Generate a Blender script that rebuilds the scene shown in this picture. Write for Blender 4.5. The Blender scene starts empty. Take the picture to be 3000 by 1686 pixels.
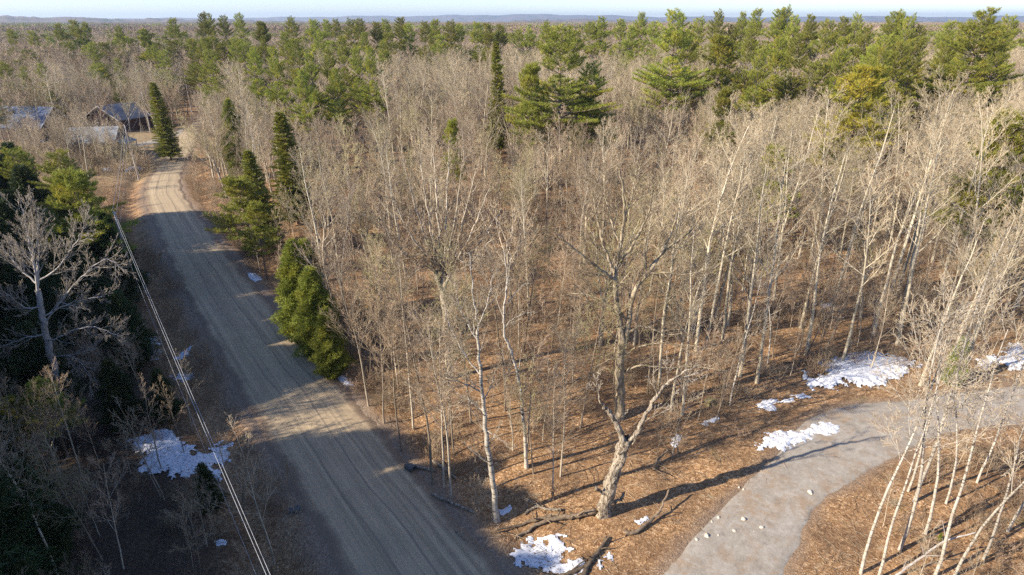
import bpy, math, random
import numpy as np
from mathutils import Vector
R = math.radians
sc = bpy.context.scene
col = sc.collection

# ------------------------------------------------------------------ camera, sky, sun, exposure
H = 28.0; FPX = 1800.0; PITCH = R(23.5)
cam_d = bpy.data.cameras.new('camera'); cam = bpy.data.objects.new('camera', cam_d); col.objects.link(cam)
cam.location = (0, 0, H); cam.rotation_euler = (R(90) - PITCH, 0, 0)
cam_d.sensor_width = 36; cam_d.lens = 36 * FPX / 3000; cam_d.clip_start = 0.5; cam_d.clip_end = 40000
sc.camera = cam
SUN_EL = R(29); SHADOW_AZ = R(23.5)                 # shadows run towards this bearing, measured from +X
sd = Vector((-math.cos(SHADOW_AZ) * math.cos(SUN_EL), -math.sin(SHADOW_AZ) * math.cos(SUN_EL), math.sin(SUN_EL)))
w = bpy.data.worlds.new('World'); sc.world = w; w.use_nodes = True
nt = w.node_tree; bg = nt.nodes['Background']
sky = nt.nodes.new('ShaderNodeTexSky'); sky.sky_type = 'NISHITA'; sky.sun_disc = False
sky.sun_elevation = SUN_EL; sky.sun_rotation = math.atan2(sd.x, sd.y)
sky.air_density = 1.0; sky.dust_density = 0.2; sky.ozone_density = 1.5; sky.altitude = 200
tn = nt.nodes.new('ShaderNodeMix'); tn.data_type = 'RGBA'; tn.blend_type = 'MULTIPLY'; tn.inputs[0].default_value = 1; tn.inputs[7].default_value = (.84, .95, 1.20, 1)
nt.links.new(sky.outputs[0], tn.inputs[6]); nt.links.new(tn.outputs[2], bg.inputs[0]); bg.inputs[1].default_value = 0.098
sl = bpy.data.lights.new('sun', 'SUN'); sl.energy = 5.0; sl.angle = R(0.5); sl.color = (1, 0.89, 0.73)
so = bpy.data.objects.new('sun', sl); col.objects.link(so); so.rotation_euler = sd.to_track_quat('Z', 'Y').to_euler(); so.location = sd * 60
sc.view_settings.view_transform = 'Standard'; sc.view_settings.look = 'None'
sc.view_settings.exposure = 1.08; sc.view_settings.gamma = 1
cy = sc.cycles
cy.max_bounces = 4; cy.diffuse_bounces = 2; cy.glossy_bounces = 1; cy.transmission_bounces = 2; cy.volume_bounces = 0
cy.use_denoising = False; cy.sample_clamp_direct = 12; cy.denoiser = 'OPENIMAGEDENOISE'; cy.denoising_input_passes = 'RGB_ALBEDO_NORMAL'; cy.denoising_prefilter = 'ACCURATE'; cy.sample_clamp_indirect = 4

# ------------------------------------------------------------------ geometry of the place
cp, sp_ = math.cos(PITCH), math.sin(PITCH)
def at(u, v, Y):
    "point at forward distance Y that the photograph shows at (u, v)"
    dx = (u - 1500) / FPX; dv = (v - 843) / FPX
    y = cp - dv * sp_; z = -sp_ - dv * cp; t = Y / y
    return Vector((dx * t, Y, H + z * t))
def G(u, v, z=0.0):
    dx = (u - 1500) / FPX; dv = (v - 843) / FPX
    y = cp - dv * sp_; zz = -sp_ - dv * cp; t = (z - H) / zz
    return (dx * t, y * t)
def P(x, y, z):
    fw = y * cp - (z - H) * sp_; dn = -y * sp_ - (z - H) * cp
    fw = np.maximum(fw, 0.01)
    return 1500 + FPX * x / fw, 843 + FPX * dn / fw
def poly_sample(pts, n):
    out = []
    for i in range(len(pts) - 1):
        p0 = Vector(pts[max(i - 1, 0)]); p1 = Vector(pts[i]); p2 = Vector(pts[i + 1]); p3 = Vector(pts[min(i + 2, len(pts) - 1)])
        for k in range(n):
            t = k / n
            out.append(0.5 * ((2 * p1) + (-p0 + p2) * t + (2 * p0 - 5 * p1 + 4 * p2 - p3) * t * t + (-p0 + 3 * p1 - 3 * p2 + p3) * t ** 3))
    out.append(Vector(pts[-1])); return out
def st(s, t): return (.812 * s - .585 * t, .585 * s + .812 * t)
# (x, y, half width)
ROAD = poly_sample([st(10.5, -60) + (3.7,), st(10.5, -20) + (3.7,), st(10.5, 25) + (3.65,), st(10.5, 70) + (3.6,), st(11.2, 100) + (3.3,), st(13.0, 128) + (2.9,), st(21, 160) + (2.4,),
                    st(32, 200) + (2.2,), st(52, 240) + (2.2,), st(100, 280) + (2.2,)], 8)
def pair(a, b):
    p, q = G(*a), G(*b)
    return ((p[0] + q[0]) / 2, (p[1] + q[1]) / 2, math.dist(p, q) / 2)
DRIVE = poly_sample([(3.0, 14.0, 3.6), (9.5, 21.5, 3.2), pair((2015, 1660), (2280, 1650)), pair((2110, 1530), (2335, 1540)), pair((2225, 1400), (2420, 1440)),
                     pair((2380, 1255), (2640, 1285)), pair((2700, 1172), (2760, 1262)), pair((2985, 1143), (3010, 1232)), (60, 43.5, 2.6), (95, 44, 2.6), (150, 60, 2.6)], 8)
YARD = poly_sample([G(575, 372) + (2.6,), G(520, 395) + (2.2,), G(440, 418) + (2.0,), G(345, 432) + (2.0,), G(250, 445) + (2.0,), G(120, 440) + (2.0,)], 6)
def pdist(x, y, pl):
    "distance minus half width, and side (+ right of travel)"
    best = np.full(np.shape(x), 1e9); side = np.zeros(np.shape(x)); cen = np.full(np.shape(x), 1e9)
    for a, b in zip(pl[:-1], pl[1:]):
        ax, ay, aw = a; bx, by, bw = b
        dx, dy = bx - ax, by - ay; L = dx * dx + dy * dy + 1e-9
        t = np.clip(((x - ax) * dx + (y - ay) * dy) / L, 0, 1)
        d = np.hypot(x - ax - t * dx, y - ay - t * dy); e = d - (aw + t * (bw - aw))
        m = e < best
        best = np.where(m, e, best); cen = np.where(m, d, cen)
        side = np.where(m, np.sign((x - ax) * dy - (y - ay) * dx), side)
    return best, side, cen
def rough(x, y):
    return (0.16 * np.sin(.31 * x + 1.7 * np.sin(.17 * y)) * np.sin(.27 * y + 1.1 * np.sin(.13 * x))
            + 0.07 * np.sin(.83 * x + 1.3 * np.sin(.61 * y + .4)) * np.sin(.77 * y + .9)
            + 0.03 * np.sin(2.1 * x + 1.5 * np.sin(1.7 * y)) * np.sin(2.3 * y + 1.2 * np.sin(1.9 * x)))
def gz(x, y):
    x = np.asarray(x, float); y = np.asarray(y, float)
    e, side, c = pdist(x, y, ROAD); e2, _, _ = pdist(x, y, DRIVE); e3, _, _ = pdist(x, y, YARD)
    k = np.clip(np.minimum(np.minimum(e, e2), e3) / 4.0, 0, 1); k = k * k * (3 - 2 * k)
    h = rough(x, y) * k
    ditch = np.where(side > 0, 0.35, 0.7) * np.exp(-((e - 2.6) / 1.2) ** 2) * np.clip((e2 - 1.0) / 3, 0, 1)
    h = h - ditch
    h = h + 0.05 * rough(x * 3.1 + 7, y * 2.7) * 3 * np.clip((e + .3) / .5, 0, 1)
    return h
def gh(x, y): return float(gz(np.array([x]), np.array([y]))[0])

# ------------------------------------------------------------------ object helpers
def link(o, parent=None):
    col.objects.link(o)
    if parent: o.parent = parent
    return o
def mesh_np(name, V, F, mats, smooth=False, mi=None):
    V = np.asarray(V, np.float32).reshape(-1, 3); F = np.asarray(F, np.int32)
    me = bpy.data.meshes.new(name); k = F.shape[1]
    me.vertices.add(len(V)); me.vertices.foreach_set('co', V.ravel())
    me.loops.add(F.size); me.loops.foreach_set('vertex_index', F.ravel())
    me.polygons.add(len(F)); me.polygons.foreach_set('loop_start', np.arange(0, F.size, k, dtype=np.int32))
    for m in (mats if isinstance(mats, (list, tuple)) else [mats]): me.materials.append(m)
    if mi is not None: me.polygons.foreach_set('material_index', np.asarray(mi, np.int32))
    me.polygons.foreach_set('use_smooth', np.full(len(F), smooth)); me.update(calc_edges=True)
    return me
def tag(o, label=None, cat=None, group=None, kind=None):
    if label: o['label'] = label
    if cat: o['category'] = cat
    if group: o['group'] = group
    if kind: o['kind'] = kind
    return o
def empty(name, loc=(0, 0, 0), rz=0.0):
    o = bpy.data.objects.new(name, None); o.empty_display_size = .5; link(o)
    o.location = loc; o.rotation_euler = (0, 0, rz); return o
def obj(name, me, parent=None): return link(bpy.data.objects.new(name, me), parent)

class Tubes:
    def __init__(s): s.g = {}
    def add(s, pts, rad, sides):
        s.g.setdefault((len(pts), sides), []).append((pts, rad))
    def data(s, rough_=0.0, seed=1):
        rs = np.random.RandomState(seed); VV = []; FF = []; off = 0
        for (n, sd_), lst in s.g.items():
            Pn = np.array([[tuple(p) for p in a[0]] for a in lst], float); Rn = np.array([a[1] for a in lst], float)
            T = np.gradient(Pn, axis=1); T /= np.linalg.norm(T, axis=2, keepdims=True) + 1e-9
            t0 = T.mean(1); t0 /= np.linalg.norm(t0, axis=1, keepdims=True) + 1e-9
            ref = np.where(np.abs(t0[:, 2:3]) < .8, [[0, 0, 1.]], [[1., 0, 0]])[:, None, :]
            U = np.cross(T, np.broadcast_to(ref, T.shape)); U /= np.linalg.norm(U, axis=2, keepdims=True) + 1e-9
            W = np.cross(T, U); a = np.arange(sd_) * 2 * np.pi / sd_
            ring = Pn[:, :, None] + Rn[:, :, None, None] * (U[:, :, None] * np.cos(a)[:, None] + W[:, :, None] * np.sin(a)[:, None])
            if rough_ > 0 and sd_ > 5:
                k = 1 + rough_ * rs.uniform(-1, 1, ring.shape[:3])[..., None]
                ring = Pn[:, :, None] + (ring - Pn[:, :, None]) * k
            m = len(lst); VV.append(ring.reshape(-1, 3))
            i = np.arange(n - 1)[:, None]; j = np.arange(sd_)[None]
            q = np.stack([i * sd_ + j, i * sd_ + (j + 1) % sd_, (i + 1) * sd_ + (j + 1) % sd_, (i + 1) * sd_ + j], -1).reshape(-1, 4)
            FF.append((q[None] + (np.arange(m) * n * sd_)[:, None, None]).reshape(-1, 4) + off); off += m * n * sd_
        return np.concatenate(VV), np.concatenate(FF)
    def mesh(s, name, mat, rough_=0.0):
        V, F = s.data(rough_); return mesh_np(name, V, F, mat, True)

def two_tone(name, A, B, ma, mb):
    "one crown mesh: limbs in bark, fine twigs in their own colour"
    parts = [(q.data(.0), i) for i, q in enumerate((A, B)) if q.g]; VV = []; FF = []; MI = []; off = 0
    for (V, F), i in parts: VV.append(V); FF.append(F + off); MI.append(np.full(len(F), i)); off += len(V)
    return mesh_np(name, np.concatenate(VV), np.concatenate(FF), [ma, mb], True, np.concatenate(MI))
# ------------------------------------------------------------------ materials
def new_mat(name):
    m = bpy.data.materials.new(name); m.use_nodes = True
    t = m.node_tree; b = t.nodes['Principled BSDF']; b.inputs['Roughness'].default_value = .9
    b.inputs['Specular IOR Level'].default_value = .2
    return m, t, b
def N(t, typ, **kw):
    n = t.nodes.new(typ)
    for k, v in kw.items():
        if k in n.inputs: n.inputs[k].default_value = v
        else: setattr(n, k, v)
    return n
def ramp(t, stops, interp='LINEAR'):
    n = t.nodes.new('ShaderNodeValToRGB'); e = n.color_ramp.elements; n.color_ramp.interpolation = interp
    while len(e) > 1: e.remove(e[0])
    e[0].position = stops[0][0]; c = stops[0][1]; e[0].color = (*c, 1) if len(c) == 3 else c
    for p, c in stops[1:]:
        k = e.new(p); k.color = (*c, 1) if len(c) == 3 else c
    return n
def mixc(t, fac, a, b, typ='MIX'):
    n = t.nodes.new('ShaderNodeMix'); n.data_type = 'RGBA'; n.blend_type = typ
    for s, v in ((0, fac), (6, a), (7, b)):
        if hasattr(v, 'is_output') or isinstance(v, bpy.types.NodeSocket): t.links.new(v, n.inputs[s])
        elif isinstance(v, tuple): n.inputs[s].default_value = (*v, 1)
        else: n.inputs[s].default_value = v
    return n.outputs[2]
def noise(t, co, scale, detail=3, rough=.6, dist=0.0):
    n = N(t, 'ShaderNodeTexNoise', Scale=scale, Detail=detail, Roughness=rough, Distortion=dist); t.links.new(co, n.inputs['Vector']); return n.outputs[0]
def mapr(t, v, a, b, c=0.0, d=1.0):
    n = N(t, 'ShaderNodeMapRange'); t.links.new(v, n.inputs[0])
    for i, q in enumerate((a, b, c, d)): n.inputs[i + 1].default_value = q
    return n.outputs[0]
def bump(t, h, b, strength, dist):
    n = N(t, 'ShaderNodeBump', Strength=strength, Distance=dist); t.links.new(h, n.inputs['Height']); t.links.new(n.outputs[0], b.inputs['Normal'])

def bark(name, c1, c2, scale=6.0, stretch=0.25, bands=None, var=0.25):
    m, t, b = new_mat(name); tc = N(t, 'ShaderNodeTexCoord')
    mp = N(t, 'ShaderNodeMapping'); t.links.new(tc.outputs['Object'], mp.inputs[0]); mp.inputs['Scale'].default_value = (1, 1, stretch)
    n1 = noise(t, mp.outputs[0], scale, 4, .65)
    c = mixc(t, mapr(t, n1, .35, .65), c1, c2)
    if bands:
        mp2 = N(t, 'ShaderNodeMapping'); t.links.new(tc.outputs['Object'], mp2.inputs[0]); mp2.inputs['Scale'].default_value = (1.2, 1.2, 5)
        n2 = noise(t, mp2.outputs[0], 1.6, 3, .7)
        c = mixc(t, mapr(t, n2, bands[0], bands[0] + .05), c, bands[1])
    oi = N(t, 'ShaderNodeObjectInfo'); hsv = N(t, 'ShaderNodeHueSaturation')
    t.links.new(mapr(t, oi.outputs['Random'], 0, 1, 1 - var, 1 + var), hsv.inputs['Value']); t.links.new(c, hsv.inputs['Color'])
    t.links.new(hsv.outputs[0], b.inputs['Base Color']); return m
M = {}
M['aspen'] = bark('aspen_bark', (.50, .44, .33), (.36, .31, .22), 5, .3, (.63, (.09, .07, .05)))
M['aspen_twig'] = bark('aspen_twig', (0.484, 0.382, 0.246), (0.330, 0.255, 0.158), 2, 1, None, .34)
M['birch'] = bark('white_birch_bark', (.49, .45, .38), (.31, .27, .215), 4, .5, (.55, (.13, .105, .08)), .22)
M['birch_twig'] = bark('birch_twig', (0.474, 0.382, 0.264), (0.340, 0.265, 0.176), 2, 1, None, .34)
M['brown'] = bark('brown_bark', (.27, .215, .155), (.16, .125, .09), 5, .25)
M['brown_twig'] = bark('brown_twig', (0.381, 0.279, 0.176), (0.258, 0.181, 0.114), 1.5, 1, None, .34)
M['grey'] = bark('grey_bark', (.52, .445, .34), (.30, .25, .18), 5, .2)
M['browngrey'] = bark('brown_grey_limb', (.42, .345, .25), (.26, .205, .145), 5, .25)
M['grey_twig'] = bark('grey_twig', (0.433, 0.333, 0.220), (0.299, 0.225, 0.145), 1.5, 1, None, .34)
M['pink_twig'] = bark('reddish_twig', (0.391, 0.279, 0.189), (0.278, 0.191, 0.123), 1.5, 1, None, .34)
M['mossy'] = bark('mossy_bark', (.42, .345, .245), (.13, .10, .06), 7, .18, (.60, (.16, .14, .04)), .05)
M['dead_plain'] = bark('bleached_dead_wood', (.66, .57, .45), (.42, .34, .25), 7, .12, None, .04)
def deadwood():
    m, t, b = new_mat('cracked_dead_wood'); tc = N(t, 'ShaderNodeTexCoord'); mp = N(t, 'ShaderNodeMapping'); t.links.new(tc.outputs['Object'], mp.inputs[0]); mp.inputs['Scale'].default_value = (1, 1, .22)
    n1 = noise(t, mp.outputs[0], 8.5, 5, .8, .9); n2 = noise(t, tc.outputs['Object'], 1.6, 3, .6)
    r = ramp(t, [(.41, (.06, .045, .03)), (.48, (.27, .215, .155)), (.55, (.48, .405, .31)), (.7, (.62, .54, .43))]); t.links.new(n1, r.inputs[0])
    t.links.new(mixc(t, mapr(t, n2, .5, .62, 0, .6), r.outputs[0], (.24, .20, .16)), b.inputs['Base Color']); bump(t, n1, b, 1.0, .12); return m
M['dead'] = deadwood()
M['dead_rot'] = bark('rotten_dead_wood', (.50, .42, .32), (.14, .10, .07), 5, .15, None, .04)
M['log'] = bark('fallen_log_bark', (.24, .18, .12), (.11, .08, .055), 6, .4, None, .3)
M['pale'] = bark('pale_grey_bark', (.46, .43, .40), (.30, .27, .25), 5, .3, None, .08)
M['moss_twig'] = bark('greenish_twig', (0.443, 0.387, 0.194), (0.299, 0.260, 0.132), 1.5, 1, None, .34)
M['pale_twig'] = bark('pale_grey_twig', (0.453, 0.392, 0.308), (0.309, 0.255, 0.194), 2, 1, None, .34)
M['pinebark'] = bark('pine_bark', (.26, .19, .14), (.14, .10, .075), 6, .2)
M['pinelimb'] = bark('pine_limb', (.36, .29, .22), (.22, .17, .12), 4, 1)
M['pole'] = bark('weathered_pole_wood', (.44, .40, .36), (.30, .26, .23), 8, .05, None, .05)

def foliage(name, c1, c2, c3, var=.22, sc_=1.3, trans=.25):
    m, t, b = new_mat(name); tc = N(t, 'ShaderNodeTexCoord')
    n1 = noise(t, tc.outputs['Object'], sc_, 3, .7); n2 = noise(t, tc.outputs['Object'], .35, 2, .5)
    c = mixc(t, mapr(t, n1, .35, .65), c1, c2); c = mixc(t, mapr(t, n2, .5, .72), c, c3)
    oi = N(t, 'ShaderNodeObjectInfo'); hsv = N(t, 'ShaderNodeHueSaturation')
    t.links.new(mapr(t, oi.outputs['Random'], 0, 1, 1 - var, 1 + var), hsv.inputs['Value'])
    t.links.new(mapr(t, oi.outputs['Random'], 0, 1, .485, .51), hsv.inputs['Hue']); t.links.new(c, hsv.inputs['Color'])
    t.links.new(hsv.outputs[0], b.inputs['Base Color']); b.inputs['Roughness'].default_value = .6
    tr = N(t, 'ShaderNodeBsdfTranslucent'); t.links.new(hsv.outputs[0], tr.inputs[0])
    mx = N(t, 'ShaderNodeMixShader'); mx.inputs[0].default_value = trans
    t.links.new(b.outputs[0], mx.inputs[1]); t.links.new(tr.outputs[0], mx.inputs[2])
    t.links.new(mx.outputs[0], t.nodes['Material Output'].inputs[0]); return m
M['pine'] = foliage('pine_needles', (.30, .305, .048), (.175, .21, .038), (.41, .35, .045), .32)
M['pine_gold'] = foliage('golden_pine_needles', (.32, .25, .035), (.19, .19, .03), (.36, .26, .035))
M['spruce'] = foliage('spruce_needles', (.27, .28, .042), (.17, .20, .036), (.33, .30, .042))
M['cedar'] = foliage('cedar_sprays', (.27, .30, .05), (.16, .20, .034), (.37, .35, .05))
M['hemlock'] = foliage('dark_hemlock_needles', (.045, .07, .022), (.03, .05, .015), (.06, .08, .02))

def plain(name, c, rough=.8, c2=None, scale=3.0, metal=0.0):
    m, t, b = new_mat(name); b.inputs['Roughness'].default_value = rough; b.inputs['Metallic'].default_value = metal
    tc = N(t, 'ShaderNodeTexCoord'); c2 = c2 or tuple(q * .72 for q in c)
    n1 = noise(t, tc.outputs['Object'], scale, 4, .7)
    t.links.new(mixc(t, mapr(t, n1, .35, .65), c, c2), b.inputs['Base Color']); return m

def ground_mat():
    m, t, b = new_mat('leaf_litter_ground'); tc = N(t, 'ShaderNodeTexCoord'); co = tc.outputs['Object']
    wn = N(t, 'ShaderNodeTexNoise', Scale=3.1, Detail=3); t.links.new(co, wn.inputs['Vector']); wm = N(t, 'ShaderNodeVectorMath', operation='MULTIPLY_ADD'); t.links.new(wn.outputs['Color'], wm.inputs[0]); wm.inputs[1].default_value = (.35, .35, .35); t.links.new(co, wm.inputs[2])
    vo = N(t, 'ShaderNodeTexVoronoi', Scale=9.5); t.links.new(wm.outputs[0], vo.inputs['Vector'])
    sep = N(t, 'ShaderNodeSeparateColor'); t.links.new(vo.outputs['Color'], sep.inputs[0])
    leaf = ramp(t, [(0, (.135, .07, .032)), (.3, (.27, .15, .067)), (.6, (.38, .22, .105)), (.85, (.50, .31, .155)), (1, (.68, .47, .28))])
    t.links.new(sep.outputs[0], leaf.inputs[0])
    n0 = noise(t, co, 2.2, 5, .75); duff = ramp(t, [(.3, (.075, .045, .025)), (.55, (.17, .10, .055)), (.75, (.25, .16, .09))]); t.links.new(n0, duff.inputs[0])
    nb = noise(t, co, .35, 4, .6)
    c = mixc(t, mapr(t, nb, .38, .66, .1, .75), leaf.outputs[0], duff.outputs[0])
    nm = noise(t, co, .23, 3, .6, .5); c = mixc(t, mapr(t, nm, .66, .74, 0, .5), c, (.10, .115, .03))
    ng_ = noise(t, co, .9, 5, .75, .8); c = mixc(t, mapr(t, ng_, .60, .70, 0, .65), c, (.40, .32, .20)); c = mixc(t, mapr(t, ng_, .40, .30, 0, .7), c, (.11, .075, .048))
    # beyond the ditch: dark duff, painted darker still to deepen the shade
    av = N(t, 'ShaderNodeAttribute', attribute_name='duff_shade'); c = mixc(t, av.outputs['Fac'], c, (.035, .027, .021))
    # roadside verge: grit and thin dead grass
    nv = noise(t, co, 5.0, 5, .75); vr = ramp(t, [(.3, (.13, .095, .07)), (.5, (.22, .165, .12)), (.7, (.31, .25, .19))]); t.links.new(nv, vr.inputs[0])
    a1 = N(t, 'ShaderNodeAttribute', attribute_name='verge'); c = mixc(t, a1.outputs['Fac'], c, vr.outputs[0])
    nl = noise(t, co, 1.1, 5, .7); lr = ramp(t, [(.3, (.16, .115, .07)), (.5, (.27, .20, .115)), (.7, (.40, .30, .14))]); t.links.new(nl, lr.inputs[0])
    a2 = N(t, 'ShaderNodeAttribute', attribute_name='lawn'); c = mixc(t, a2.outputs['Fac'], c, lr.outputs[0])
    nf = noise(t, co, .012, 6, .65); fr = ramp(t, [(.42, (.17, .13, .10)), (.52, (.20, .15, .115)), (.58, (.06, .08, .04))]); t.links.new(nf, fr.inputs[0])
    a3 = N(t, 'ShaderNodeAttribute', attribute_name='far'); c = mixc(t, a3.outputs['Fac'], c, fr.outputs[0])
    t.links.new(c, b.inputs['Base Color'])
    ad = N(t, 'ShaderNodeMath', operation='ADD'); t.links.new(vo.outputs['Distance'], ad.inputs[0]); t.links.new(n0, ad.inputs[1])
    bump(t, ad.outputs[0], b, .6, .06); return m
def gravel_mat(name, ca, cb, cc, streak=True):
    m, t, b = new_mat(name); tc = N(t, 'ShaderNodeTexCoord'); co = tc.outputs['Object']
    n1 = noise(t, co, .5, 5, .65); n2 = noise(t, co, 9, 3, .8)
    c = mixc(t, mapr(t, n1, .35, .65), ca, cb)
    c = mixc(t, mapr(t, n2, .45, .75, 0, .45), c, cc)
    n5 = noise(t, co, 26, 2, .8); c = mixc(t, mapr(t, n5, .62, .72, 0, .5), c, tuple(min(1, q * 1.6) for q in ca))
    uv = N(t, 'ShaderNodeUVMap'); mp = N(t, 'ShaderNodeMapping'); t.links.new(uv.outputs[0], mp.inputs[0])
    mp.inputs['Scale'].default_value = (1, .012, 1)
    n3 = noise(t, mp.outputs[0], 1.6 if streak else .8, 5, .7)
    c = mixc(t, mapr(t, n3, .47, .62, 0, .7 if streak else .3), c, tuple(q * .60 for q in ca))
    n4 = noise(t, mp.outputs[0], 2.9, 4, .7); c = mixc(t, mapr(t, n4, .50, .66, 0, .6 if streak else .2), c, tuple(min(1, q * 1.28) for q in ca))
    if streak:
        sx = N(t, 'ShaderNodeSeparateXYZ'); t.links.new(uv.outputs[0], sx.inputs[0])
        mp3 = N(t, 'ShaderNodeMapping'); t.links.new(uv.outputs[0], mp3.inputs[0]); mp3.inputs['Scale'].default_value = (0, .09, 0); nw = noise(t, mp3.outputs[0], 1.0, 3, .5)
        for off, wd_, k_ in ((.55, .10, .55), (-1.15, .13, .4), (1.9, .16, .35)):
            a1 = N(t, 'ShaderNodeMath', operation='MULTIPLY_ADD'); t.links.new(nw, a1.inputs[0]); a1.inputs[1].default_value = -1.1; t.links.new(sx.outputs[0], a1.inputs[2])
            a2 = N(t, 'ShaderNodeMath', operation='ADD'); t.links.new(a1.outputs[0], a2.inputs[0]); a2.inputs[1].default_value = .55 - off
            a3 = N(t, 'ShaderNodeMath', operation='ABSOLUTE'); t.links.new(a2.outputs[0], a3.inputs[0]); c = mixc(t, mapr(t, a3.outputs[0], wd_, wd_ * .4, 0, k_), c, (.15, .12, .095))
    if not streak:
        n6 = noise(t, co, .42, 6, .78, .6); c = mixc(t, mapr(t, n6, .50, .62, 0, .7), c, (.29, .20, .125)); n7 = noise(t, co, 1.7, 6, .8); c = mixc(t, mapr(t, n7, .52, .68, 0, .6), c, (.46, .43, .38)); c = mixc(t, mapr(t, n7, .46, .34, 0, .6), c, (.17, .145, .12))
    av = N(t, 'ShaderNodeAttribute', attribute_name='edge'); ne = noise(t, co, 1.3 if streak else 3.2, 5, .8)
    mm = N(t, 'ShaderNodeMath', operation='MULTIPLY_ADD'); t.links.new(av.outputs['Fac'], mm.inputs[0]); mm.inputs[1].default_value = 1.5
    sb = N(t, 'ShaderNodeMath', operation='SUBTRACT'); t.links.new(ne, sb.inputs[0]); sb.inputs[1].default_value = .85 if streak else 1.45; t.links.new(sb.outputs[0], mm.inputs[2])
    cl = mapr(t, mm.outputs[0], .1, .6 if streak else .35); c = mixc(t, cl, c, (.21, .15, .10))
    t.links.new(c, b.inputs['Base Color']); bump(t, n2, b, .5, .03); return m
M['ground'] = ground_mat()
M['road'] = gravel_mat('packed_gravel', (.42, .325, .205), (.35, .27, .175), (.26, .205, .145))
M['drive'] = gravel_mat('limestone_gravel', (.36, .32, .27), (.28, .245, .20), (.20, .17, .135), False)
def snow_mat():
    m, t, b = new_mat('old_snow'); tc = N(t, 'ShaderNodeTexCoord'); co = tc.outputs['Object']
    n1 = noise(t, co, 7, 3, .6); n2 = noise(t, co, 2.2, 3, .6)
    c = mixc(t, mapr(t, n2, .3, .7), (.74, .76, .80), (.55, .56, .59)); c = mixc(t, mapr(t, n1, .58, .63), c, (.16, .11, .07)); n9 = noise(t, co, 19, 2, .7); c = mixc(t, mapr(t, n9, .62, .68), c, (.12, .08, .05))
    t.links.new(c, b.inputs['Base Color']); b.inputs['Roughness'].default_value = .6
    bump(t, n2, b, .3, .06); return m
M['snow'] = snow_mat()

# ------------------------------------------------------------------ ground, roads, hills
def axis(a, b, step, far, g=1.16):
    c = list(np.arange(a, b + 1e-6, step)); s = step; x = b
    while x < far: s *= g; x += s; c.append(x)
    s = step; x = a
    while x > -far: s *= g; x -= s; c.insert(0, x)
    return np.array(c)
xs = axis(-80, 75, .55, 14000); ys = axis(12, 115, .55, 14000)
X, Y = np.meshgrid(xs, ys); Z = gz(X, Y)
e, side, cen = pdist(X, Y, ROAD); e2, _, _ = pdist(X, Y, DRIVE); e3, _, _ = pdist(X, Y, YARD)
rr = np.hypot(X, Y); Z = Z * np.clip(1.5 - rr / 800, 0, 1)
Z = Z - .22 * np.clip((-.15 - e) / .3, 0, 1) - .16 * np.clip((-.15 - e2) / .3, 0, 1) - .2 * np.clip((-.15 - e3) / .3, 0, 1)
nx, ny = len(xs), len(ys)
i = np.arange(ny - 1)[:, None] * nx + np.arange(nx - 1)[None]
F = np.stack([i, i + 1, i + nx + 1, i + nx], -1).reshape(-1, 4)
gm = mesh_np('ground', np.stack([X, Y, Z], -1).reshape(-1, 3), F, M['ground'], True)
def attr(me, name, v):
    a = me.attributes.new(name, 'FLOAT', 'POINT'); a.data.foreach_set('value', np.asarray(v, np.float32).ravel())
nz_ = .5 + .5 * np.sin(X * 1.1 + 2 * np.sin(Y * .7)) * np.sin(Y * .9 + 1.5 * np.sin(X * .6))
verge = np.clip(1 - (e - .1) / (.9 + 1.3 * nz_), 0, 1); verge = np.maximum(verge, .7 * np.clip(1 - e2 / (.4 + .8 * nz_), 0, 1))
tt = -.585 * X + .812 * Y; ss = .812 * X + .585 * Y
lawn = np.clip((7 - e3) / 3, 0, 1) * np.clip((tt - 120) / 10, 0, 1); lawn = np.maximum(lawn, np.clip(1 - np.hypot(X + 96, (Y - 140) * .8) / 36, 0, .35) / .35 * (ss < 18))
attr(gm, 'verge', verge); attr(gm, 'lawn', lawn); attr(gm, 'far', np.clip((rr - 320) / 250, 0, 1))
attr(gm, 'duff_shade', .85 * np.clip((4.5 - ss) / 4, 0, 1) * np.clip((112 - tt) / 12, 0, 1))  # mask for dark duff with the left strip's shade painted into it
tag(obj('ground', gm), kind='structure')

def strip(name, pl, mat, lift, nacross=15, over=.35, wob=1.0):
    pts = [Vector(p[:2]) for p in pl]; V = []; UV = []; ED = []; L = 0
    res = []
    for k in range(len(pts) - 1):
        n = max(1, int((pts[k + 1] - pts[k]).length / .8))
        for q in range(n): f = q / n; res.append((pts[k].lerp(pts[k + 1], f), pl[k][2] * (1 - f) + pl[k + 1][2] * f))
    res.append((pts[-1], pl[-1][2]))
    for k, (p, hw) in enumerate(res):
        d = (res[min(k + 1, len(res) - 1)][0] - res[max(k - 1, 0)][0]).normalized(); nrm = Vector((d.y, -d.x))
        if k: L += (p - res[k - 1][0]).length
        for j in range(nacross):
            f = -1 + 2 * j / (nacross - 1); wv = hw + over + wob * (.22 * math.sin(L * .9 + (3 if f > 0 else 0)) + .13 * math.sin(L * 2.7 + f))
            q = p + nrm * f * wv; V.append((q.x, q.y, lift + .05 * (1 - f * f) - .17 * max(0, abs(f) - .86) / .14)); UV.append((f * wv, L)); ED.append(max(0, (abs(f) - .55) / .45))
    n = len(res); i = np.arange(n - 1)[:, None] * nacross + np.arange(nacross - 1)[None]
    F = np.stack([i, i + 1, i + nacross + 1, i + nacross], -1).reshape(-1, 4)
    me = mesh_np(name, V, F, mat, True); ul = me.uv_layers.new(name='UVMap')
    ul.data.foreach_set('uv', np.array(UV, np.float32)[F.ravel()].ravel()); attr(me, 'edge', ED)
    return tag(obj(name, me), kind='structure')
strip('road', ROAD, M['road'], .03)
strip('driveway', DRIVE, M['drive'], .012, 21, .3, .5)
strip('yard_track', YARD, M['drive'], .0)

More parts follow.
